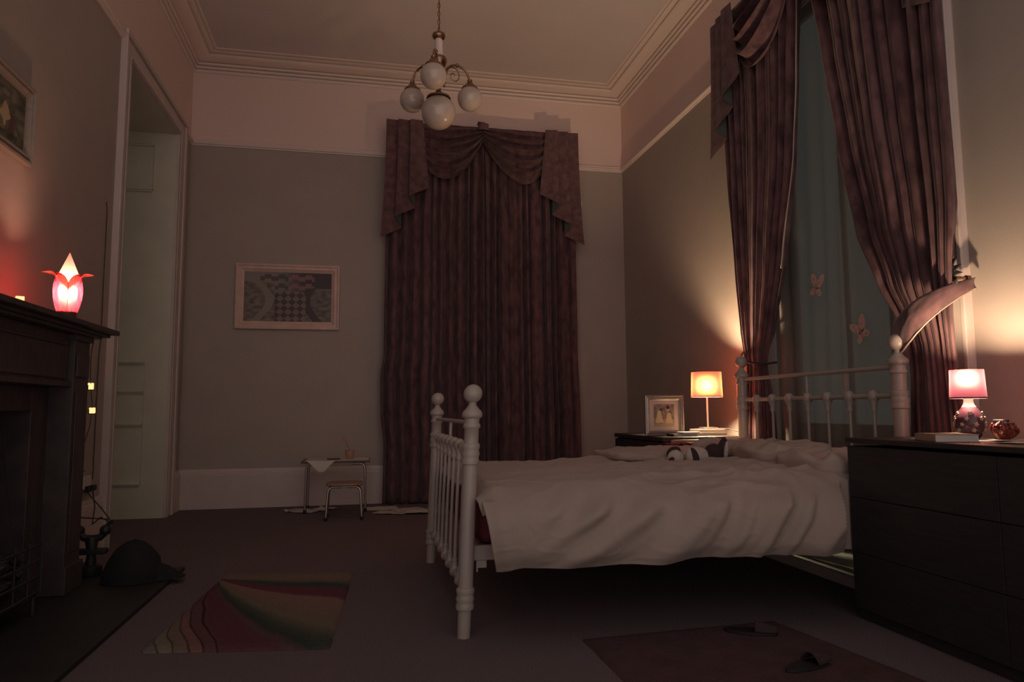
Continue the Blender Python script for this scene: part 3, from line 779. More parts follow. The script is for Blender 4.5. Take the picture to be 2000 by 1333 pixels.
def frame_mb(x0, x1, z0, z1, w_, y, d, lip=.3):
    """mitred moulded frame facing -y, front at y-d"""
    prof = [(0, 0), (0, d), (w_*.18, d*1.12), (w_*.34, d*.82), (w_*.62, d*.98), (w_*.8, d*.62), (w_, d*.45), (w_, 0)]
    cs_ = [(x0, z0, 1, 1), (x1, z0, -1, 1), (x1, z1, -1, -1), (x0, z1, 1, -1)]
    vs = []; m = len(prof)
    for cx, cz, sx, sz in cs_:
        for a, b in prof: vs.append((cx+sx*a, y-b, cz+sz*a))
    fs = [(i*m+j, ((i+1) % 4)*m+j, ((i+1) % 4)*m+j+1, i*m+j+1) for i in range(4) for j in range(m-1)]
    M_ = MB(); M_.add(vs, fs); return M_
def gowns(u, v):
    bgc = (.30, .20, .15) if v > .35 else (.42, .28, .17)
    bgc = tuple(c*(.75+.5*nz(u*7, v*7, 1)+.1) for c in bgc)
    def gown(cx, top, w0, w1, b0): 
        if b0 < v < top: 
            h = (v-b0)/(top-b0); return abs(u-cx) < lerp(w1, w0, h)
        return False
    if gown(.27, .72, .06, .20, .18): return (.62, .46, .26)
    if gown(.74, .62, .07, .19, .14): return (.60, .44, .24)
    if (u-.36)**2+(v-.76)**2 < .004 or (u-.70)**2/1.4+(v-.86)**2 < .006: return (.06, .03, .03)
    if (u-.71)**2+(v-.76)**2 < .007: return (.5, .3, .2)
    if v < .12: return (.45, .32, .2)
    return bgc
PF = (2.10, 4.74)
t = thing('picture_frame', 'silver picture frame with a small mounted print standing on the far chest', 'picture frame', (PF[0], PF[1], CH+.003))
frame_mb(-.146, .146, 0, .285, .036, 0, .022).build('frame', silver, t, ang=25)
MB().box(-.115, .115, -.006, -.004, .03, .255).build('mount', mat('mount_card', (.62, .45, .36), .7), t, smooth=False)
color_plane('print', -.078, .078, .062, .222, -.0075, gowns, 70, 80, t)
MB().box(-.12, .12, .0, .004, .02, .265).box(-.02, .02, .0, .05, .001, .14).build('easel_back', blackplas, t, smooth=False)
def book(name, x0, x1, y0, y1, z0, z1, label, cov, rot=0, grp=None):
    cx, cy = (x0+x1)/2, (y0+y1)/2
    t = thing(name, label, 'book', (cx, cy, z0), rot, grp)
    a, b = (x1-x0)/2, (y1-y0)/2; h = z1-z0
    MB().box(-a, a, -b, b, 0, .002).box(-a, a, -b, b, h-.002, h).box(-a, -a+.002, -b, b, 0, h).build('cover', cov, t, smooth=False)
    MB().box(-a+.002, a-.003, -b+.003, b-.003, .002, h-.002).build('pages', paper, t, smooth=False)
    return t
book('book', 2.31, 2.55, 4.66, 4.87, CH+.0008, CH+.021, 'cream-edged book lying lower in the pile under the coral lamp', rose)
book('book', 2.355, 2.565, 4.69, 4.86, CH+.0215, CH+.0435, 'small grey book directly under the coral lamp', whiteplas)
book('book', 2.10, 2.29, 4.60, 4.70, CH+.0008, CH+.018, 'thin dark-covered book in front of the silver picture frame', blackplas, .1)
book('book', 2.17, 2.30, 4.58, 4.68, CH+.0185, CH+.03, 'small pale book on the dark one by the silver frame', paper, .05)
# lamp cord over the edge
o = MB().tube([(2.52, 4.72, CH+.05), (2.54, 4.60, CH+.046), (2.55, 4.505, CH+.03), (2.55, 4.478, CH-.01), (2.56, 4.474, .60), (2.56, 4.474, .40)], .003, n=8).build('power_cord', cable_m)
tag(o, 'dark power cord of the coral lamp hanging over the chest edge', 'cord')
# small red things on the quilt edge
for i, (x, y, r) in enumerate([(1.98, 4.34, .1), (2.13, 4.36, .5)]):
    m = MB().grid(lambda u, v: ((u-.5)*.13, (v-.5)*.07, .012*math.sin(u*9+v*4)+.006*nz(u*5, v*5, i)), 20, 10).turn(r)
    z = .692
    m.move((x, y, z)); o = m.build('hair_ribbon', bookred, solid=.006, loc=(x, y, z))
    tag(o, ['dark red ribbon on the quilt, the left of two', 'dark red ribbon on the quilt, the right of two next to the knob'][i], 'ribbon', None)

# ------------------------------------------------------------------ near dresser
dz = DZT
ds = thing('dresser', 'large black-brown dresser in the right foreground, holding the mauve lamp', 'dresser', (2.15, 1.30, 0))
DL = 1.557
MB().box(.018, .47, .006, DL-.008, .0, dz-.035).build('body', blackwood, ds, smooth=False, bevel=.003)
MB().box(-.006, .485, 0, DL, dz-.022, dz).build('top', blackwood, ds, smooth=False, bevel=.003)
for z0, z1 in ((.05, .286), (.289, .528), (.531, dz-.036)):
    for y0, y1 in ((.008, DL/2-.0015), (DL/2+.0015, DL-.006)):
        MB().box(0, .018, y0, y1, z0, z1).build('drawer_front', blackwood, ds, smooth=False, bevel=.002)
book('book', 2.20, 2.36, 2.33, 2.52, dz+.0008, dz+.030, 'thick pale-edged book lying on the near dresser left of the lamp', rose, -.35)
# loose sheets
for i, (x, y, r, lab) in enumerate([(2.37, 2.20, .2, 'loose sheet of paper curling on the near dresser in front of the lamp'), (2.50, 2.33, -.3, 'loose sheet of paper under the red glass dish on the near dresser')]):
    m = MB().grid(lambda u, v: ((u-.5)*.15, (v-.5)*.105, .0015+.008*(u-.5)**2*(1 if i == 0 else .2)), 12, 8).turn(r)
    z = dz+.001+.002*i; m.move((x, y, z)); o = m.build('paper_sheet', paper2, solid=.0006, loc=(x, y, z)); tag(o, lab, 'paper', None)
t = thing('glass_dish', 'red fluted glass dish with a twisted rim beside the mauve lamp', 'dish', (2.52, 2.385, dz+.0055)); t.scale = (.68, .68, .72)
def dish(u, v):
    a = 2*PI*u; z = .004+.075*v; r = (.030+.034*math.sin(PI*min(1, v*1.02)*.72))*(1+.12*math.cos(8*a+2*v))
    z += .012*math.cos(3*a)*v
    return (r*math.cos(a), r*math.sin(a), z)
MB().grid(dish, 96, 20, closed_u=True).build('bowl', redglass, t, solid=.004)
MB().lathe([(.026, 0), (.03, .003), (.026, .008)], n=24).build('foot', redglass, t)
def lidf(u, v):
    a = 2*PI*u; r = .050*(1-v*.85)*(1+.10*math.cos(6*a)); return (r*math.cos(a)-.01, r*math.sin(a), .074+.03*v)
MB().grid(lidf, 60, 10, closed_u=True).build('twisted_rim', redglass, t, solid=.003)
t = thing('small_box', 'small dark square box behind the lamp and the red dish', 'box', (2.60, 2.475, dz+.001), .3)
MB().box(-.02, .02, -.02, .02, 0, .07).build('box_body', blackplas, t, smooth=False, bevel=.003)
MB().box(-.022, .022, -.022, .022, .071, .082).build('lid', blackplas, t, smooth=False, bevel=.003)

# ------------------------------------------------------------------ chandelier
CX, CYY = .535, 5.25
t = thing('chandelier', 'brass ceiling light with four white glass globes on a long chain', 'ceiling light', (CX, CYY, 0))
t.location.z = .085
MB().lathe([(.06, ZC-.086), (.06, ZC-.097), (.03, ZC-.115), (.012, ZC-.135)], n=24).build('ceiling_rose', brass, t)
z = ZC-.135; i = 0
cm = MB()
while z > 3.80:
    pts = []
    for k in range(13):
        a = 2*PI*k/12; p = (.009*math.cos(a), 0, .021*math.sin(a))
        if i % 2: p = (0, p[0], p[2])
        pts.append((p[0], p[1], z-.02+p[2]))
    cm.tube(pts, .0028, n=6, cap=False); z -= .034; i += 1
cm.tube([(.006, .004, ZC-.135), (.004, .007, 4.1), (.006, .0, 3.78)], .0025, n=6)
cm.build('chain', brass, t)
MB().lathe([(.006, 3.80), (.012, 3.795), (.02, 3.785), (.048, 3.77), (.052, 3.755), (.046, 3.74), (.03, 3.732), (.03, 3.725)], n=28).build('crown', brass, t)
MB().lathe([(.028, 3.726), (.032, 3.70), (.030, 3.66), (.034, 3.61), (.040, 3.585)], n=24).build('column', cerwhite, t)
MB().lathe([(.038, 3.588), (.060, 3.575), (.066, 3.552), (.056, 3.52), (.036, 3.48), (.024, 3.45), (.02, 3.40), (.028, 3.385), (.018, 3.36)], n=28).build('hub', brass, t)
def gallery(m, x, y, z, r):
    m.lathe([(.013, .065), (.020, .058), (.016, .048), (.026, .036), (.030, .030), (r*.45, .008), (r*.66, -.006), (r*.70, -.020), (r*.66, -.022)], (x, y, z), n=28, cap=False)
# arms: one toward the camera-left, one to the right, one to the back-left
RG = .098
arms = [(math.radians(a), ) for a in (256, 16, 136)]
AR = .265
GZ = 3.30
for (a,) in arms:
    ca, sa = math.cos(a), math.sin(a)
    def P(r, z_): return (r*ca, r*sa, z_)
    pts = []
    for k in range(41):
        q = k/40
        # up from the lower ring, over, down to the globe
        an = PI*(1.02-q*1.02)
        r = .155+.112*math.cos(an)*(.95); zz = 3.415+.135*math.sin(an)**.8 if math.sin(an) > 0 else 3.415
        pts.append(P(r, zz))
    m = MB().tube(pts, .0085, n=12)
    m.tube([P(.0, 3.40), P(.045, 3.385), P(.047, 3.40)], .009, n=10)
    m.ball(P(.155, 3.55), .016, 12, 8); m.ball(P(.048, 3.39), .015, 12, 8); m.lathe([(.002, -.04), (.010, -.03), (.006, -.015), (.012, 0)], P(.048, 3.385), n=12)
    sc = []
    for k in range(60):
        q = k/59; an = PI*.95 + q*PI*3.1; rr = .072*(1-q)**.9+.006
        sc.append(P(.128-.0+rr*math.cos(an)*.8, 3.465+.0-.01*q+rr*math.sin(-an)*.95))
    m.tube(sc, lambda q: .0055-.003*q, n=8)
    arm = m.build('arm', brass, t)
    g = MB(); gallery(g, AR*ca, AR*sa, GZ+RG-.005, RG); g.build('globe_holder', brass, arm)
    MB().ball(P(AR, GZ), RG, 40, 26).build('glass_globe', opal, arm)
g = MB(); gallery(g, 0, 0, 3.26+.005, .135); o = g.tube([(0, 0, 3.30), (0, 0, 3.37)], .012, n=12).build('globe_holder', brass, t)
MB().ball((0, 0, 3.135), .132, 44, 28).build('glass_globe', opal, t)

# ------------------------------------------------------------------ fireplace
hs = tag(MB().box(XL+.02, -1.02, 2.2, 4.57, 0, .022).build('hearth_slab', slate, smooth=False, bevel=.003, loc=(-1.37, 3.4, 0)), 'low dark slate hearth slab in front of the mantelpiece', 'hearth')
mp = thing('mantelpiece', 'dark carved wooden mantelpiece standing against the left wall', 'mantelpiece', (XL, 3.40, 0))
YM0, YM1 = -.80, 1.01      # local, world 2.60 .. 4.41
MB().box(.001, .35, YM0, YM1, MZ-.026, MZ).box(.001, .315, YM0+.03, YM1-.04, MZ-.044, MZ-.026).box(.001, .30, YM0+.05, YM1-.12, MZ-.060, MZ-.044).build('shelf', mantelwood, mp, smooth=False, bevel=.003)
# far and near pilasters
for y0, y1 in ((.60, .80), (-.74, -.54)):
    zt = MZ-.06
    pl = MB().box(.001, .27, y0, y1, .14, zt).box(.001, .285, y0-.012, y1+.012, 0.023, .16).box(.001, .283, y0-.010, y1+.010, zt-.03, zt)
    pl.box(.27, .276, y0+.035, y1-.035, .22, zt-.30).box(.27, .280, y0+.02, y1-.02, zt-.22, zt-.10)
    pl.build('pilaster', mantelwood, mp, smooth=False, bevel=.004)
fz = MB().box(.001, .245, -.54, .60, 1.06, MZ-.06).box(.245, .255, -.50, .56, 1.10, 1.12).box(.245, .255, -.50, .56, 1.27, 1.285).box(.245, .262, -.54, .60, 1.06, 1.085)
fz.build('frieze_panel', mantelwood, mp, smooth=False, bevel=.004)
MB().box(.001, .16, .42, .60, .023, 1.06).box(.001, .16, -.54, -.36, .023, 1.06).box(.001, .16, -.36, .42, .94, 1.06).build('inner_slip', mantelwood, mp, smooth=False, bevel=.003)
MB().box(.001, .012, -.36, .42, .023, .94).build('firebox_plate', iron, mp, smooth=False)
g = thing('fire_grate', 'black iron fire grate standing in the fireplace opening', 'grate', (XL+.16, 3.42, .024))
m = MB()
for z_ in (.10, .17, .24, .31): m.tube([(.13, -.26, z_), (.14, 0, z_), (.13, .26, z_)], .006, n=8)
for y in (-.26, -.13, 0, .13, .26): m.tube([(.135, y, .09), (.135, y, .33)], .005, n=8)
m.build('bar', iron, g)
MB().box(-.10, .13, -.25, .25, .085, .10).build('tray', iron, g, smooth=False)
for x in (-.08, .12):
    for y in (-.23, .23): MB().tube([(x, y, 0), (x, y, .09)], .009, n=8).build('leg', iron, g)
cmb = MB()
for k in range(60):
    c = (random.uniform(-.07, .10), random.uniform(-.22, .22), .125+random.uniform(0, .15)); n0 = len(cmb.v)
    cmb.ball((0, 0, 0), random.uniform(.025, .04), 6, 4, (1, random.uniform(.7, 1.2), random.uniform(.6, 1))); cmb.turn(random.random()*3, (0, 0, 0), 'X', n0); cmb.move(c, n0)
cmb.move((XL+.16, 3.42, .024)); o = cmb.build('coal_heap', coal_m, smooth=False, loc=(XL+.16, 3.42, .024)); tag(o, 'heap of glinting black coal in the fire grate', 'coal', kind='stuff')

# wall picture above the mantel
t = thing('picture_frame', 'large pale silver-framed picture hanging on the left wall above the mantel', 'picture frame', (XL+.002, 3.97, 2.195), PI/2)
# local +x runs along +Y after rotation, -y local -> +X world
frame_mb(-.80, 0, 0, .405, .062, 0, .036).build('frame', silver, t, ang=25)
def garden(u, v):
    n = .5+.9*nz(u*8, v*8, 3)+.4*nz(u*20, v*20, 5)
    c = tuple(lerp(a, b, max(0, min(1, n))) for a, b in zip((.03, .035, .022), (.13, .13, .085)))
    if abs(u-.70)+abs(v-.42)*.35 < .075+.03*nz(u*9, v*9, 1) and .2 < v < .72: return (.33, .27, .17)
    if (u-.70)**2+(v-.78)**2 < .003: return (.16, .13, .11)
    if abs(u-.80) < .04 and .15 < v < .5: return (.06, .03, .035)
    if v < .2 and n > .75: return (.22, .12, .05)
    return c
color_plane('painting', -.74, -.058, .058, .347, -.014, garden, 140, 60, t, .35)

# string of cube lights
t = thing('cube_string_light', 'string of small lit cube lights trailing along the mantel and down beside it', 'string lights', (XL+.14, 4.36, 0))
cube_m = emit('cube_glow', (1.0, .55, .22), 1.7)
wire = [(.10, -1.4, MZ+.006), (.11, -1.05, MZ+.004), (.13, -.6, MZ+.004), (.12, -.2, MZ+.004), (.10, .02, MZ+.006), (.075, .065, MZ-.02), (.03, .15, 1.27), (-.01, .27, 1.15), (-.01, .30, 1.04), (-.01, .325, .97), (-.02, .33, .85), (-.06, .36, .72), (-.10, .40, .60), (-.11, .56, .56)]
MB().tube(wire, .0022, n=6).build('wire', cable_m, t)
def cube(x, y, z_, r):
    n = .016
    m = MB().box(-n, n, -n, n, -n, n); m.turn(r, (0, 0, 0), 'X'); m.turn(r*.7, (0, 0, 0), 'Z'); m.move((x, y, z_))
    c = m.build('cube_shade', cube_m, t, smooth=False, bevel=.002)
    m = MB()
    m.box(-n-.002, n+.002, -n-.002, -n+.001, -n-.002, -n+.004); m.box(-n-.002, -n+.004, -n-.002, -n+.001, -n, n)
    m.turn(r, (0, 0, 0), 'X'); m.turn(r*.7, (0, 0, 0), 'Z'); m.move((x, y, z_)); m.build('cube_clip', blackplas, c, smooth=False)
for x, y, z_, r in [(.115, -1.18, MZ+.018, .1), (.135, -.99, MZ+.018, .5), (.11, -1.36, MZ+.018, .3), (-.01, .285, 1.085, .5), (-.01, .325, .94, .25)]: cube(x, y, z_, r)

# socket, plugs and cables on the left wall
t = thing('wall_socket', 'white wall socket with black plugs low on the left wall beside the mantelpiece', 'socket', (XL+.001, 4.98, .47))
MB().box(0, .03, -.07, .05, -.02, .06).build('socket_plate', whiteplas, t, smooth=False, bevel=.004)
MB().box(.03, .06, -.01, .06, -.035, .0).build('plug', blackplas, t, smooth=False, bevel=.004)
MB().box(.03, .055, -.06, -.03, -.04, .0).build('plug', blackplas, t, smooth=False, bevel=.004)
o = MB().tube([(XL+.05, 5.0, .44), (XL+.09, 4.93, .34), (XL+.14, 4.75, .26), (-1.47, 4.52, .33), (-1.40, 4.46, .31)], .004, n=8).build('power_cord', cable_m); tag(o, 'reddish power cord from the socket to the right knob of the black toy', 'cord')
o = MB().tube([(XL+.045, 4.93, .43), (XL+.12, 4.95, .33), (XL+.22, 4.80, .28), (-1.60, 4.55, .33), (-1.57, 4.46, .31)], .004, n=8).build('power_cord', cable_m); tag(o, 'reddish power cord from the socket to the left knob of the black toy', 'cord')
pts = [(XL+.006, 5.12+.012*nz(k*.6, 2, 0), 1.30-.035*k) for k in range(24)]
o = MB().tube([(XL+.006, 5.12, 2.35)]+[(XL+.006, 5.14+.006*nz(k*.6, 2, 0), 2.3-.1*k) for k in range(10)]+pts, .003, n=6).build('aerial_wire', cable_m); tag(o, 'thin wavy wire running down the left wall beside the door casing', 'wire')

# dark toy with two round knobs on the hearth
t = thing('black_toy', 'black toy with two round knobs standing on the hearth by the mantelpiece', 'toy', (-1.487, 4.45, .023))
MB().lathe([(.055, 0), (.06, .01), (.06, .05), (.045, .06)], n=24).build('base', blackplas, t)
MB().lathe([(.030, .05), (.022, .12), (.034, .19), (.03, .21)], n=20).build('stem', blackplas, t)
MB().tube([(-.068, 0, .235), (-.04, .0, .205), (0, 0, .20), (.04, 0, .205), (.068, .0, .235)], .020, n=14).build('yoke', blackplas, t)
for s in (-1, 1):
    o = MB().ball((s*.068, 0, .245), .030, 20, 12).build('knob', blackplas, t)
    MB().tube([(s*.068, 0, .255), (s*.085, 0, .285), (s*.105, 0, .292)], .011, n=10).build('knob_horn', blackplas, o)
MB().box(-.10, .08, -.03, .03, .115, .145).build('cross_bar', blackplas, t, smooth=False, bevel=.006)
# dark rounded bag beside it
def bagf(u, v):
    a = 2*PI*u; h = v
    r = max(0, math.sin(PI*(.5+.5*v)))**.6
    x = .15*r*math.cos(a)*(1+.12*nz(u*6, v*3, 2)); y = .14*r*math.sin(a)
    z_ = .205*v**.8*(1+.1*nz(u*5, 1, 0)) + .002
    return (x, y, z_)
m = MB().grid(bagf, 48, 16, closed_u=True)
m.grid(lambda u, v: (.09+.17*u, (v-.5)*.18*(1-u*.5), .11*(1-u)**.8*math.sin(PI*v)+.004+.01*nz(u*5, v*5, 1)), 20, 14)
m.move((-1.215, 4.27, .023)); o = m.build('soft_bag', mat('black_cloth', (.012, .011, .011), .9, n_scale=30, n_amt=.3), loc=(-1.215, 4.27, .023))
tag(o, 'slumped black cloth bag lying on the hearth edge', 'bag')

# ------------------------------------------------------------------ back wall print
t = thing('picture_frame', 'wide cream-framed abstract print hanging on the back wall left of the curtains', 'picture frame', (-.76, YB-.005, 1.745))
frame_mb(-.50, .50, 0, .655, .078, 0, .035).build('frame', pinkframe, t, ang=25)
def abstract(u, v):
    light, dark = (.24, .195, .165), (.045, .028, .03)
    s = smooth01((u-.35)/.4+.25*(v-.5))
    c = tuple(lerp(a, b, s) for a, b in zip(light, dark))
    # chequered ground narrowing upward
    w_ = .16+.40*(1-v)
    if v < .62 and abs(u-.52) < w_*(1-v*.9):
        a = math.floor((u-.5)*11+(v)*7.5); b = math.floor((u-.5)*11-(v)*7.5)
        c = (.20, .145, .11) if (a+b) % 2 else (.065, .037, .038)
    if v > .62 and .18 < u < .8:
        a = math.floor(u*13); b = math.floor(v*11+(.5 if a % 2 else 0))
        if (a+b) % 2: c = tuple(lerp(x, y, .75) for x, y in zip(c, dark if u < .5 else (.30, .13, .12)))
    # winding river bands and rough fields at the sides
    r1 = abs(u-(.17+.12*math.sin(v*4.6-.4)))
    if u < .35 and v < .8: c = (.24, .20, .165) if r1 < .045 else tuple(x*(.55+.5*(nz(u*16, v*16, 2)+.5)) for x in (.22, .16, .13))
    r2 = abs(u-(.80-.10*math.sin(v*4.6-.4)))
    if u > .70 and v < .68: c = (.05, .03, .033) if r2 < .05 else tuple(x*(.5+.6*(nz(u*16, v*16, 4)+.5)) for x in (.17, .135, .11))
    return c
color_plane('print', -.425, .425, .075, .58, -.012, abstract, 240, 140, t, .5)

# small fitting on the wall right of the back curtains
t = thing('wall_hook', 'tiny pale wall hook just right of the back curtains', 'hook', (2.33, YB-.001, 3.20))
MB().box(-.02, .02, -.012, 0, -.035, .035).build('plate', whiteplas, t, smooth=False, bevel=.004)
MB().tube([(0, -.01, .01), (0, -.035, 0), (0, -.04, .02)], .005, n=8).build('prong', whiteplas, t)

# ------------------------------------------------------------------ child's table and stool
t = thing('small_table', 'low child-size table with tubular metal legs against the back wall', 'table', (-.245, 6.92, 0))
m = MB().box(-.31, .31, -.20, .20, .455, .473); m.build('tabletop', mat('dark_laminate', (.12, .08, .07), .4), t, smooth=False, bevel=.008)
for sx in (-1, 1):
    for sy in (-1, 1):
        l = MB().tube([(sx*.14, sy*.155, .444), (sx*.22, sy*.155, .444), (sx*.25, sy*.155, .43), (sx*.262, sy*.155, .40), (sx*.268, sy*.158, .02)], .0105, n=12).build('leg', chrome, t)
        MB().lathe([(.014, 0), (.016, .004), (.014, .035)], (sx*.268, sy*.158, 0), n=14).build('rubber_foot', blackplas, l)
t = thing('stool', 'small stool with a pale round-cornered seat and tubular legs under the table', 'stool', (-.155, 6.40, 0))
pts = [(.155*math.copysign(abs(math.cos(a))**.5, math.cos(a)), .145*math.copysign(abs(math.sin(a))**.5, math.sin(a))) for a in [k*PI/20 for k in range(40)]]
MB().poly(pts, .022, 'z', .288).build('seat', stoolseat, t, bevel=.006)
for sx in (-1, 1):
    for sy in (-1, 1):
        l = MB().tube([(sx*.02, sy*.10, .278), (sx*.105, sy*.10, .278), (sx*.128, sy*.105, .262), (sx*.136, sy*.11, .235), (sx*.150, sy*.125, .015)], .010, n=12).build('leg', chrome, t)
        MB().lathe([(.013, 0), (.015, .004), (.013, .03)], (sx*.150, sy*.125, 0), n=14).build('rubber_foot', blackplas, l)
# paper draped on the table
def drape(u, v):
    x = lerp(-.275, .30, u); y = lerp(-.27, .16, v)
    z_ = .4755+.003*nz(u*5, v*5, 0)
    over = max(0, -.202-y)
    flap = smooth01(1-abs(x+.13)/.14)
    if over > 0: y = -.203-over*.15; z_ -= over*1.5*flap+.002; 
    return (x, y if over == 0 or flap > 0 else -.203, z_)
m = MB().grid(drape, 60, 50); m.move((-.245, 6.92, 0)); o = m.build('paper_cover', paper, solid=.001, loc=(-.245, 6.92, .476)); tag(o, 'large sheet of cream paper draped over the small table, one corner hanging', 'paper')
m = MB().box(-.06, .06, -.04, .04, 0, .006).move((-.27, 6.86, .4795)); o = m.build('notebook', blackplas, smooth=False, loc=(-.27, 6.86, .4795)); tag(o, 'small dark notebook lying on the paper-covered table', 'notebook')
t = thing('potted_flower', 'pale pot holding a single pink flower on the small table', 'plant', (-.125, 6.90, .4785))
MB().lathe([(.030, 0), (.032, .002), (.040, .062), (.044, .063), (.044, .076), (.038, .077), (.036, .066)], n=28).build('pot', terracotta, t)
MB().lathe([(.036, .064), (.0, .066)], n=20, cap=False).build('soil', stem_m, t)
MB().tube([(0, 0, .064), (-.01, 0, .10), (-.035, 0, .15), (-.048, 0, .172)], .0022, n=6).build('stalk', stem_m, t)
fl = MB()
for k in range(5):
    a = 2*PI*k/5; n0 = len(fl.v)
    fl.grid(lambda u, v: (.042*u, (v-.5)*.034*math.sin(PI*(.15+.8*u)), -.016*u*u), 6, 5); fl.turn(a, (0, 0, 0), 'Z', n0)
fl.ball((0, 0, .012), .012, 10, 7, (1, 1, 1.7)); fl.move((-.048, 0, .18)); fl.build('blossom', pinkpetal, t, solid=.002)
lfm = MB()
for a in (.4, 2.6, 4.3):
    n0 = len(lfm.v); lfm.grid(lambda u, v: (.05*u, (v-.5)*.02*math.sin(PI*(.1+.85*u)), .03*u-.02*u*u), 6, 4); lfm.turn(a, (0, 0, 0), 'Z', n0); 
lfm.move((0, 0, .066)); lfm.build('leaf', stem_m, t, solid=.001)

# papers on the floor
PAP = [(-.60, 7.00, .24, .17, .3, 0, paper2, 'printed paper sheet on the carpet left of the small table'),
       (-.52, 6.87, .22, .15, -.5, .004, paper, 'blank paper sheet on the carpet at the left table leg'),
       (-.36, 6.98, .22, .16, .9, .007, paper, 'crumpled paper sheet under the small table'),
       (.16, 6.93, .34, .24, .1, 0, paper, 'big pale paper sheet on the carpet under the back curtain'),
       (.26, 6.62, .30, .21, -.35, .004, paper2, 'printed magazine page on the carpet between table and curtain'),
       (.42, 6.72, .30, .22, .35, .009, paper2, 'printed magazine page overlapping the other one on the carpet'),
       (.52, 6.55, .28, .20, -.15, .014, paper, 'pale paper sheet on the carpet nearest the bed foot')]
for i, (x, y, a, b, r, z_, m_, lab) in enumerate(PAP):
    m = MB().grid(lambda u, v: ((u-.5)*a, (v-.5)*b, .0025+.006*abs(nz(u*3, v*3, i))+(.02*max(0, nz(u*5, v*5, i+5)) if i in (0, 2) else 0)), 16, 12).turn(r); m.move((x, y, z_+.001))
    o = m.build('paper_sheet', m_, solid=.001, loc=(x, y, z_+.001)); tag(o, lab, 'paper', None)

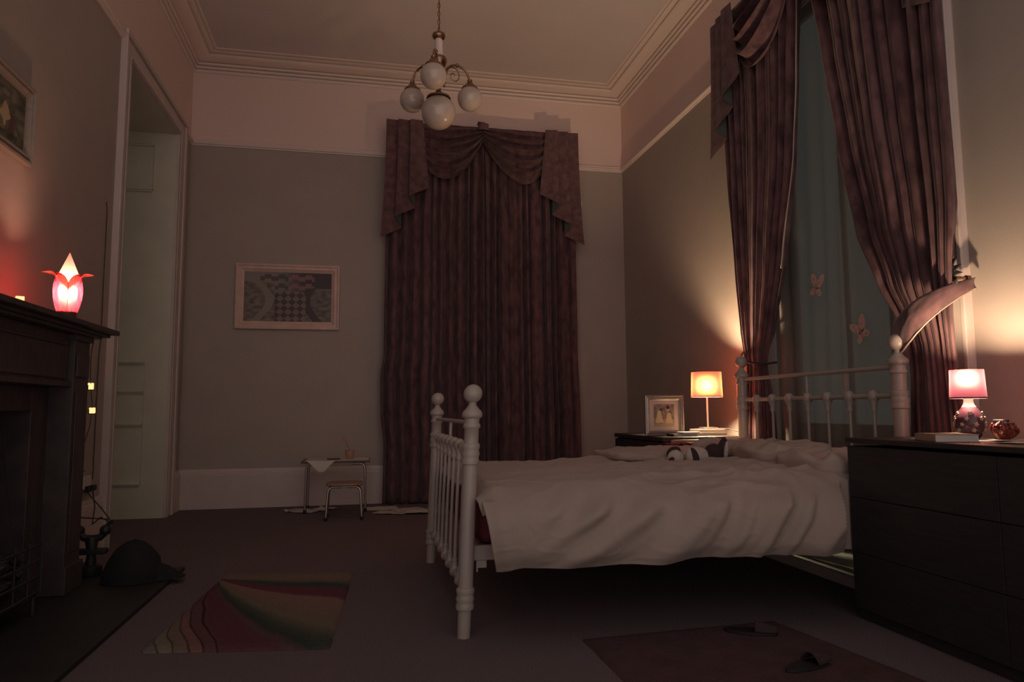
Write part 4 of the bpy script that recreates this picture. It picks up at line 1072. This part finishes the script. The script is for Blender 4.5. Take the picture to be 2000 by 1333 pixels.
# ------------------------------------------------------------------ rugs
def rug_mb(c00, c10, c11, c01, nu, nv, h, seed):
    """c00 near-left, c10 near-right, c11 far-right, c01 far-left"""
    def f(u, v):
        x = lerp(lerp(c00[0], c10[0], u), lerp(c01[0], c11[0], u), v); y = lerp(lerp(c00[1], c10[1], u), lerp(c01[1], c11[1], u), v)
        e = min(u, 1-u, v, 1-v); z_ = h*min(1, e*25)**.5
        return (x+.003*nz(v*12, seed, 0), y+.003*nz(u*12, seed, 1), .001+z_+.0016*nz(x*60, y*60, seed)*min(1, e*20))
    return MB().grid(f, nu, nv)
def rugcol(u, v):
    px, py = -.04, .90
    dx, dy = (u-px), (v-py)
    ph = math.atan2(-dy, dx)          # 0 right, PI/2 down
    r = math.hypot(dx, dy)
    # bands leave the top-left corner heading down, then sweep to the right
    q = ph/(PI/2)
    qq = min(1, max(0, q)); an = max(1e-3, qq*PI/2)
    rE = min(1.04/max(1e-3, math.cos(an)), .9/max(1e-3, math.sin(an)))
    q -= .17*math.sin(PI*qq)*max(0, 1-r/rE)
    lo, hi = max(v, 1e-4), 3.0
    for _ in range(18):
        md = (lo+hi)/2
        if .55*md*max(0, 1-v/md)**1.7 < u: lo = md
        else: hi = md
    u0 = .55*lo; q2 = math.atan2(.9, u0+.04)/(PI/2)
    t2 = smooth01((q2-.60)/.12)
    q = lerp(q, q2, t2)
    q += .012*nz(u*6, v*6, 2)
    stops = [(-.30, (.20, .15, .12)), (.02, (.22, .155, .12)), (.05, (.18, .15, .11)), (.085, (.07, .08, .068)), (.12, (.075, .08, .07)), (.132, (.16, .055, .07)), (.205, (.165, .055, .07)), (.225, (.27, .15, .135)),
             (.32, (.22, .15, .12)), (.38, (.19, .15, .105)), (.43, (.085, .09, .07)), (.49, (.05, .06, .054)), (.505, (.10, .07, .07)), (.53, (.13, .075, .08)), (.545, (.14, .055, .068)), (.685, (.14, .052, .066)), (.70, (.15, .075, .08)),
             (.745, (.15, .072, .075)), (.75, (.24, .12, .11)), (.79, (.23, .12, .11)), (.795, (.21, .15, .12)), (.845, (.20, .145, .115)), (.85, (.24, .195, .15)), (.90, (.23, .19, .15)), (.905, (.19, .165, .15)), (.955, (.18, .16, .145)), (.96, (.21, .18, .165)), (1.3, (.21, .18, .165))]
    c = stops[-1][1]
    for a, b in zip(stops, stops[1:]):
        if a[0] <= q < b[0]:
            t_ = (q-a[0])/(b[0]-a[0]); c = tuple(lerp(x, y, t_) for x, y in zip(a[1], b[1])); break
    for e in (.70, .747, .792, .847, .902, .957):
        if abs(q-e) < .0035: c = tuple(x*.35 for x in c)
    return tuple(x*(1+.12*nz(u*40, v*60, 1)) for x in c)
NU, NV = 170, 260
m = rug_mb((-.839, 3.058), (-.118, 2.945), (-.045, 4.25), (-.755, 4.375), NU, NV, .014, 4)
rm = mat('striped_wool', (.5, .5, .5), .95, bump=.8, b_scale=160, spec=.05)
a = rm.node_tree.nodes.new('ShaderNodeVertexColor'); a.layer_name = 'col'; rm.node_tree.links.new(a.outputs[0], rm.node_tree.nodes['Principled BSDF'].inputs['Base Color'])
o = m.build('rug', rm, loc=(-.44, 3.66, 0), fix=False)
ca = o.data.color_attributes.new('col', 'FLOAT_COLOR', 'POINT'); i = 0
for j in range(NV+1):
    for q in range(NU+1): ca.data[i].color = (*rugcol(q/NU, j/NV), 1); i += 1
tag(o, 'small rug with sweeping pink, cream and dark green bands on the carpet', 'rug')
o = rug_mb((.89, 1.75), (1.95, 1.70), (1.76, 2.88), (.875, 2.83), 120, 120, .012, 9).build('rug', maroonrug, loc=(1.35, 2.3, 0), fix=False)
tag(o, 'plain dull maroon rug on the carpet beside the bed', 'rug')
for i, (x, y, r, lab) in enumerate([(1.55, 2.33, .3, 'dark slipper lying on the near edge of the maroon rug'), (1.56, 2.72, -.5, 'dark slipper lying on the maroon rug nearer the bed')]):
    m = MB()
    def sol(u, v):
        a_ = 2*PI*u; w_ = 1+.12*math.cos(a_); return (.105*math.cos(a_)*1.0*(1 if v else 1), .036*w_*math.sin(a_), .012*v)
    m.poly([(.105*math.cos(k*PI/12), .036*(1+.15*math.cos(k*PI/12))*math.sin(k*PI/12)) for k in range(24)], .010, 'z', 0)
    t = thing('slipper', lab, 'slipper', (x, y, .0155), r)
    m.build('sole', blackplas, t)
    MB().grid(lambda u, v: (.015+.085*u, (v-.5)*.078*(1-.35*u*u), .012+.034*math.sin(PI*v)**.7*(1-.45*u)), 12, 14).build('upper', wooldark, t, solid=.003)
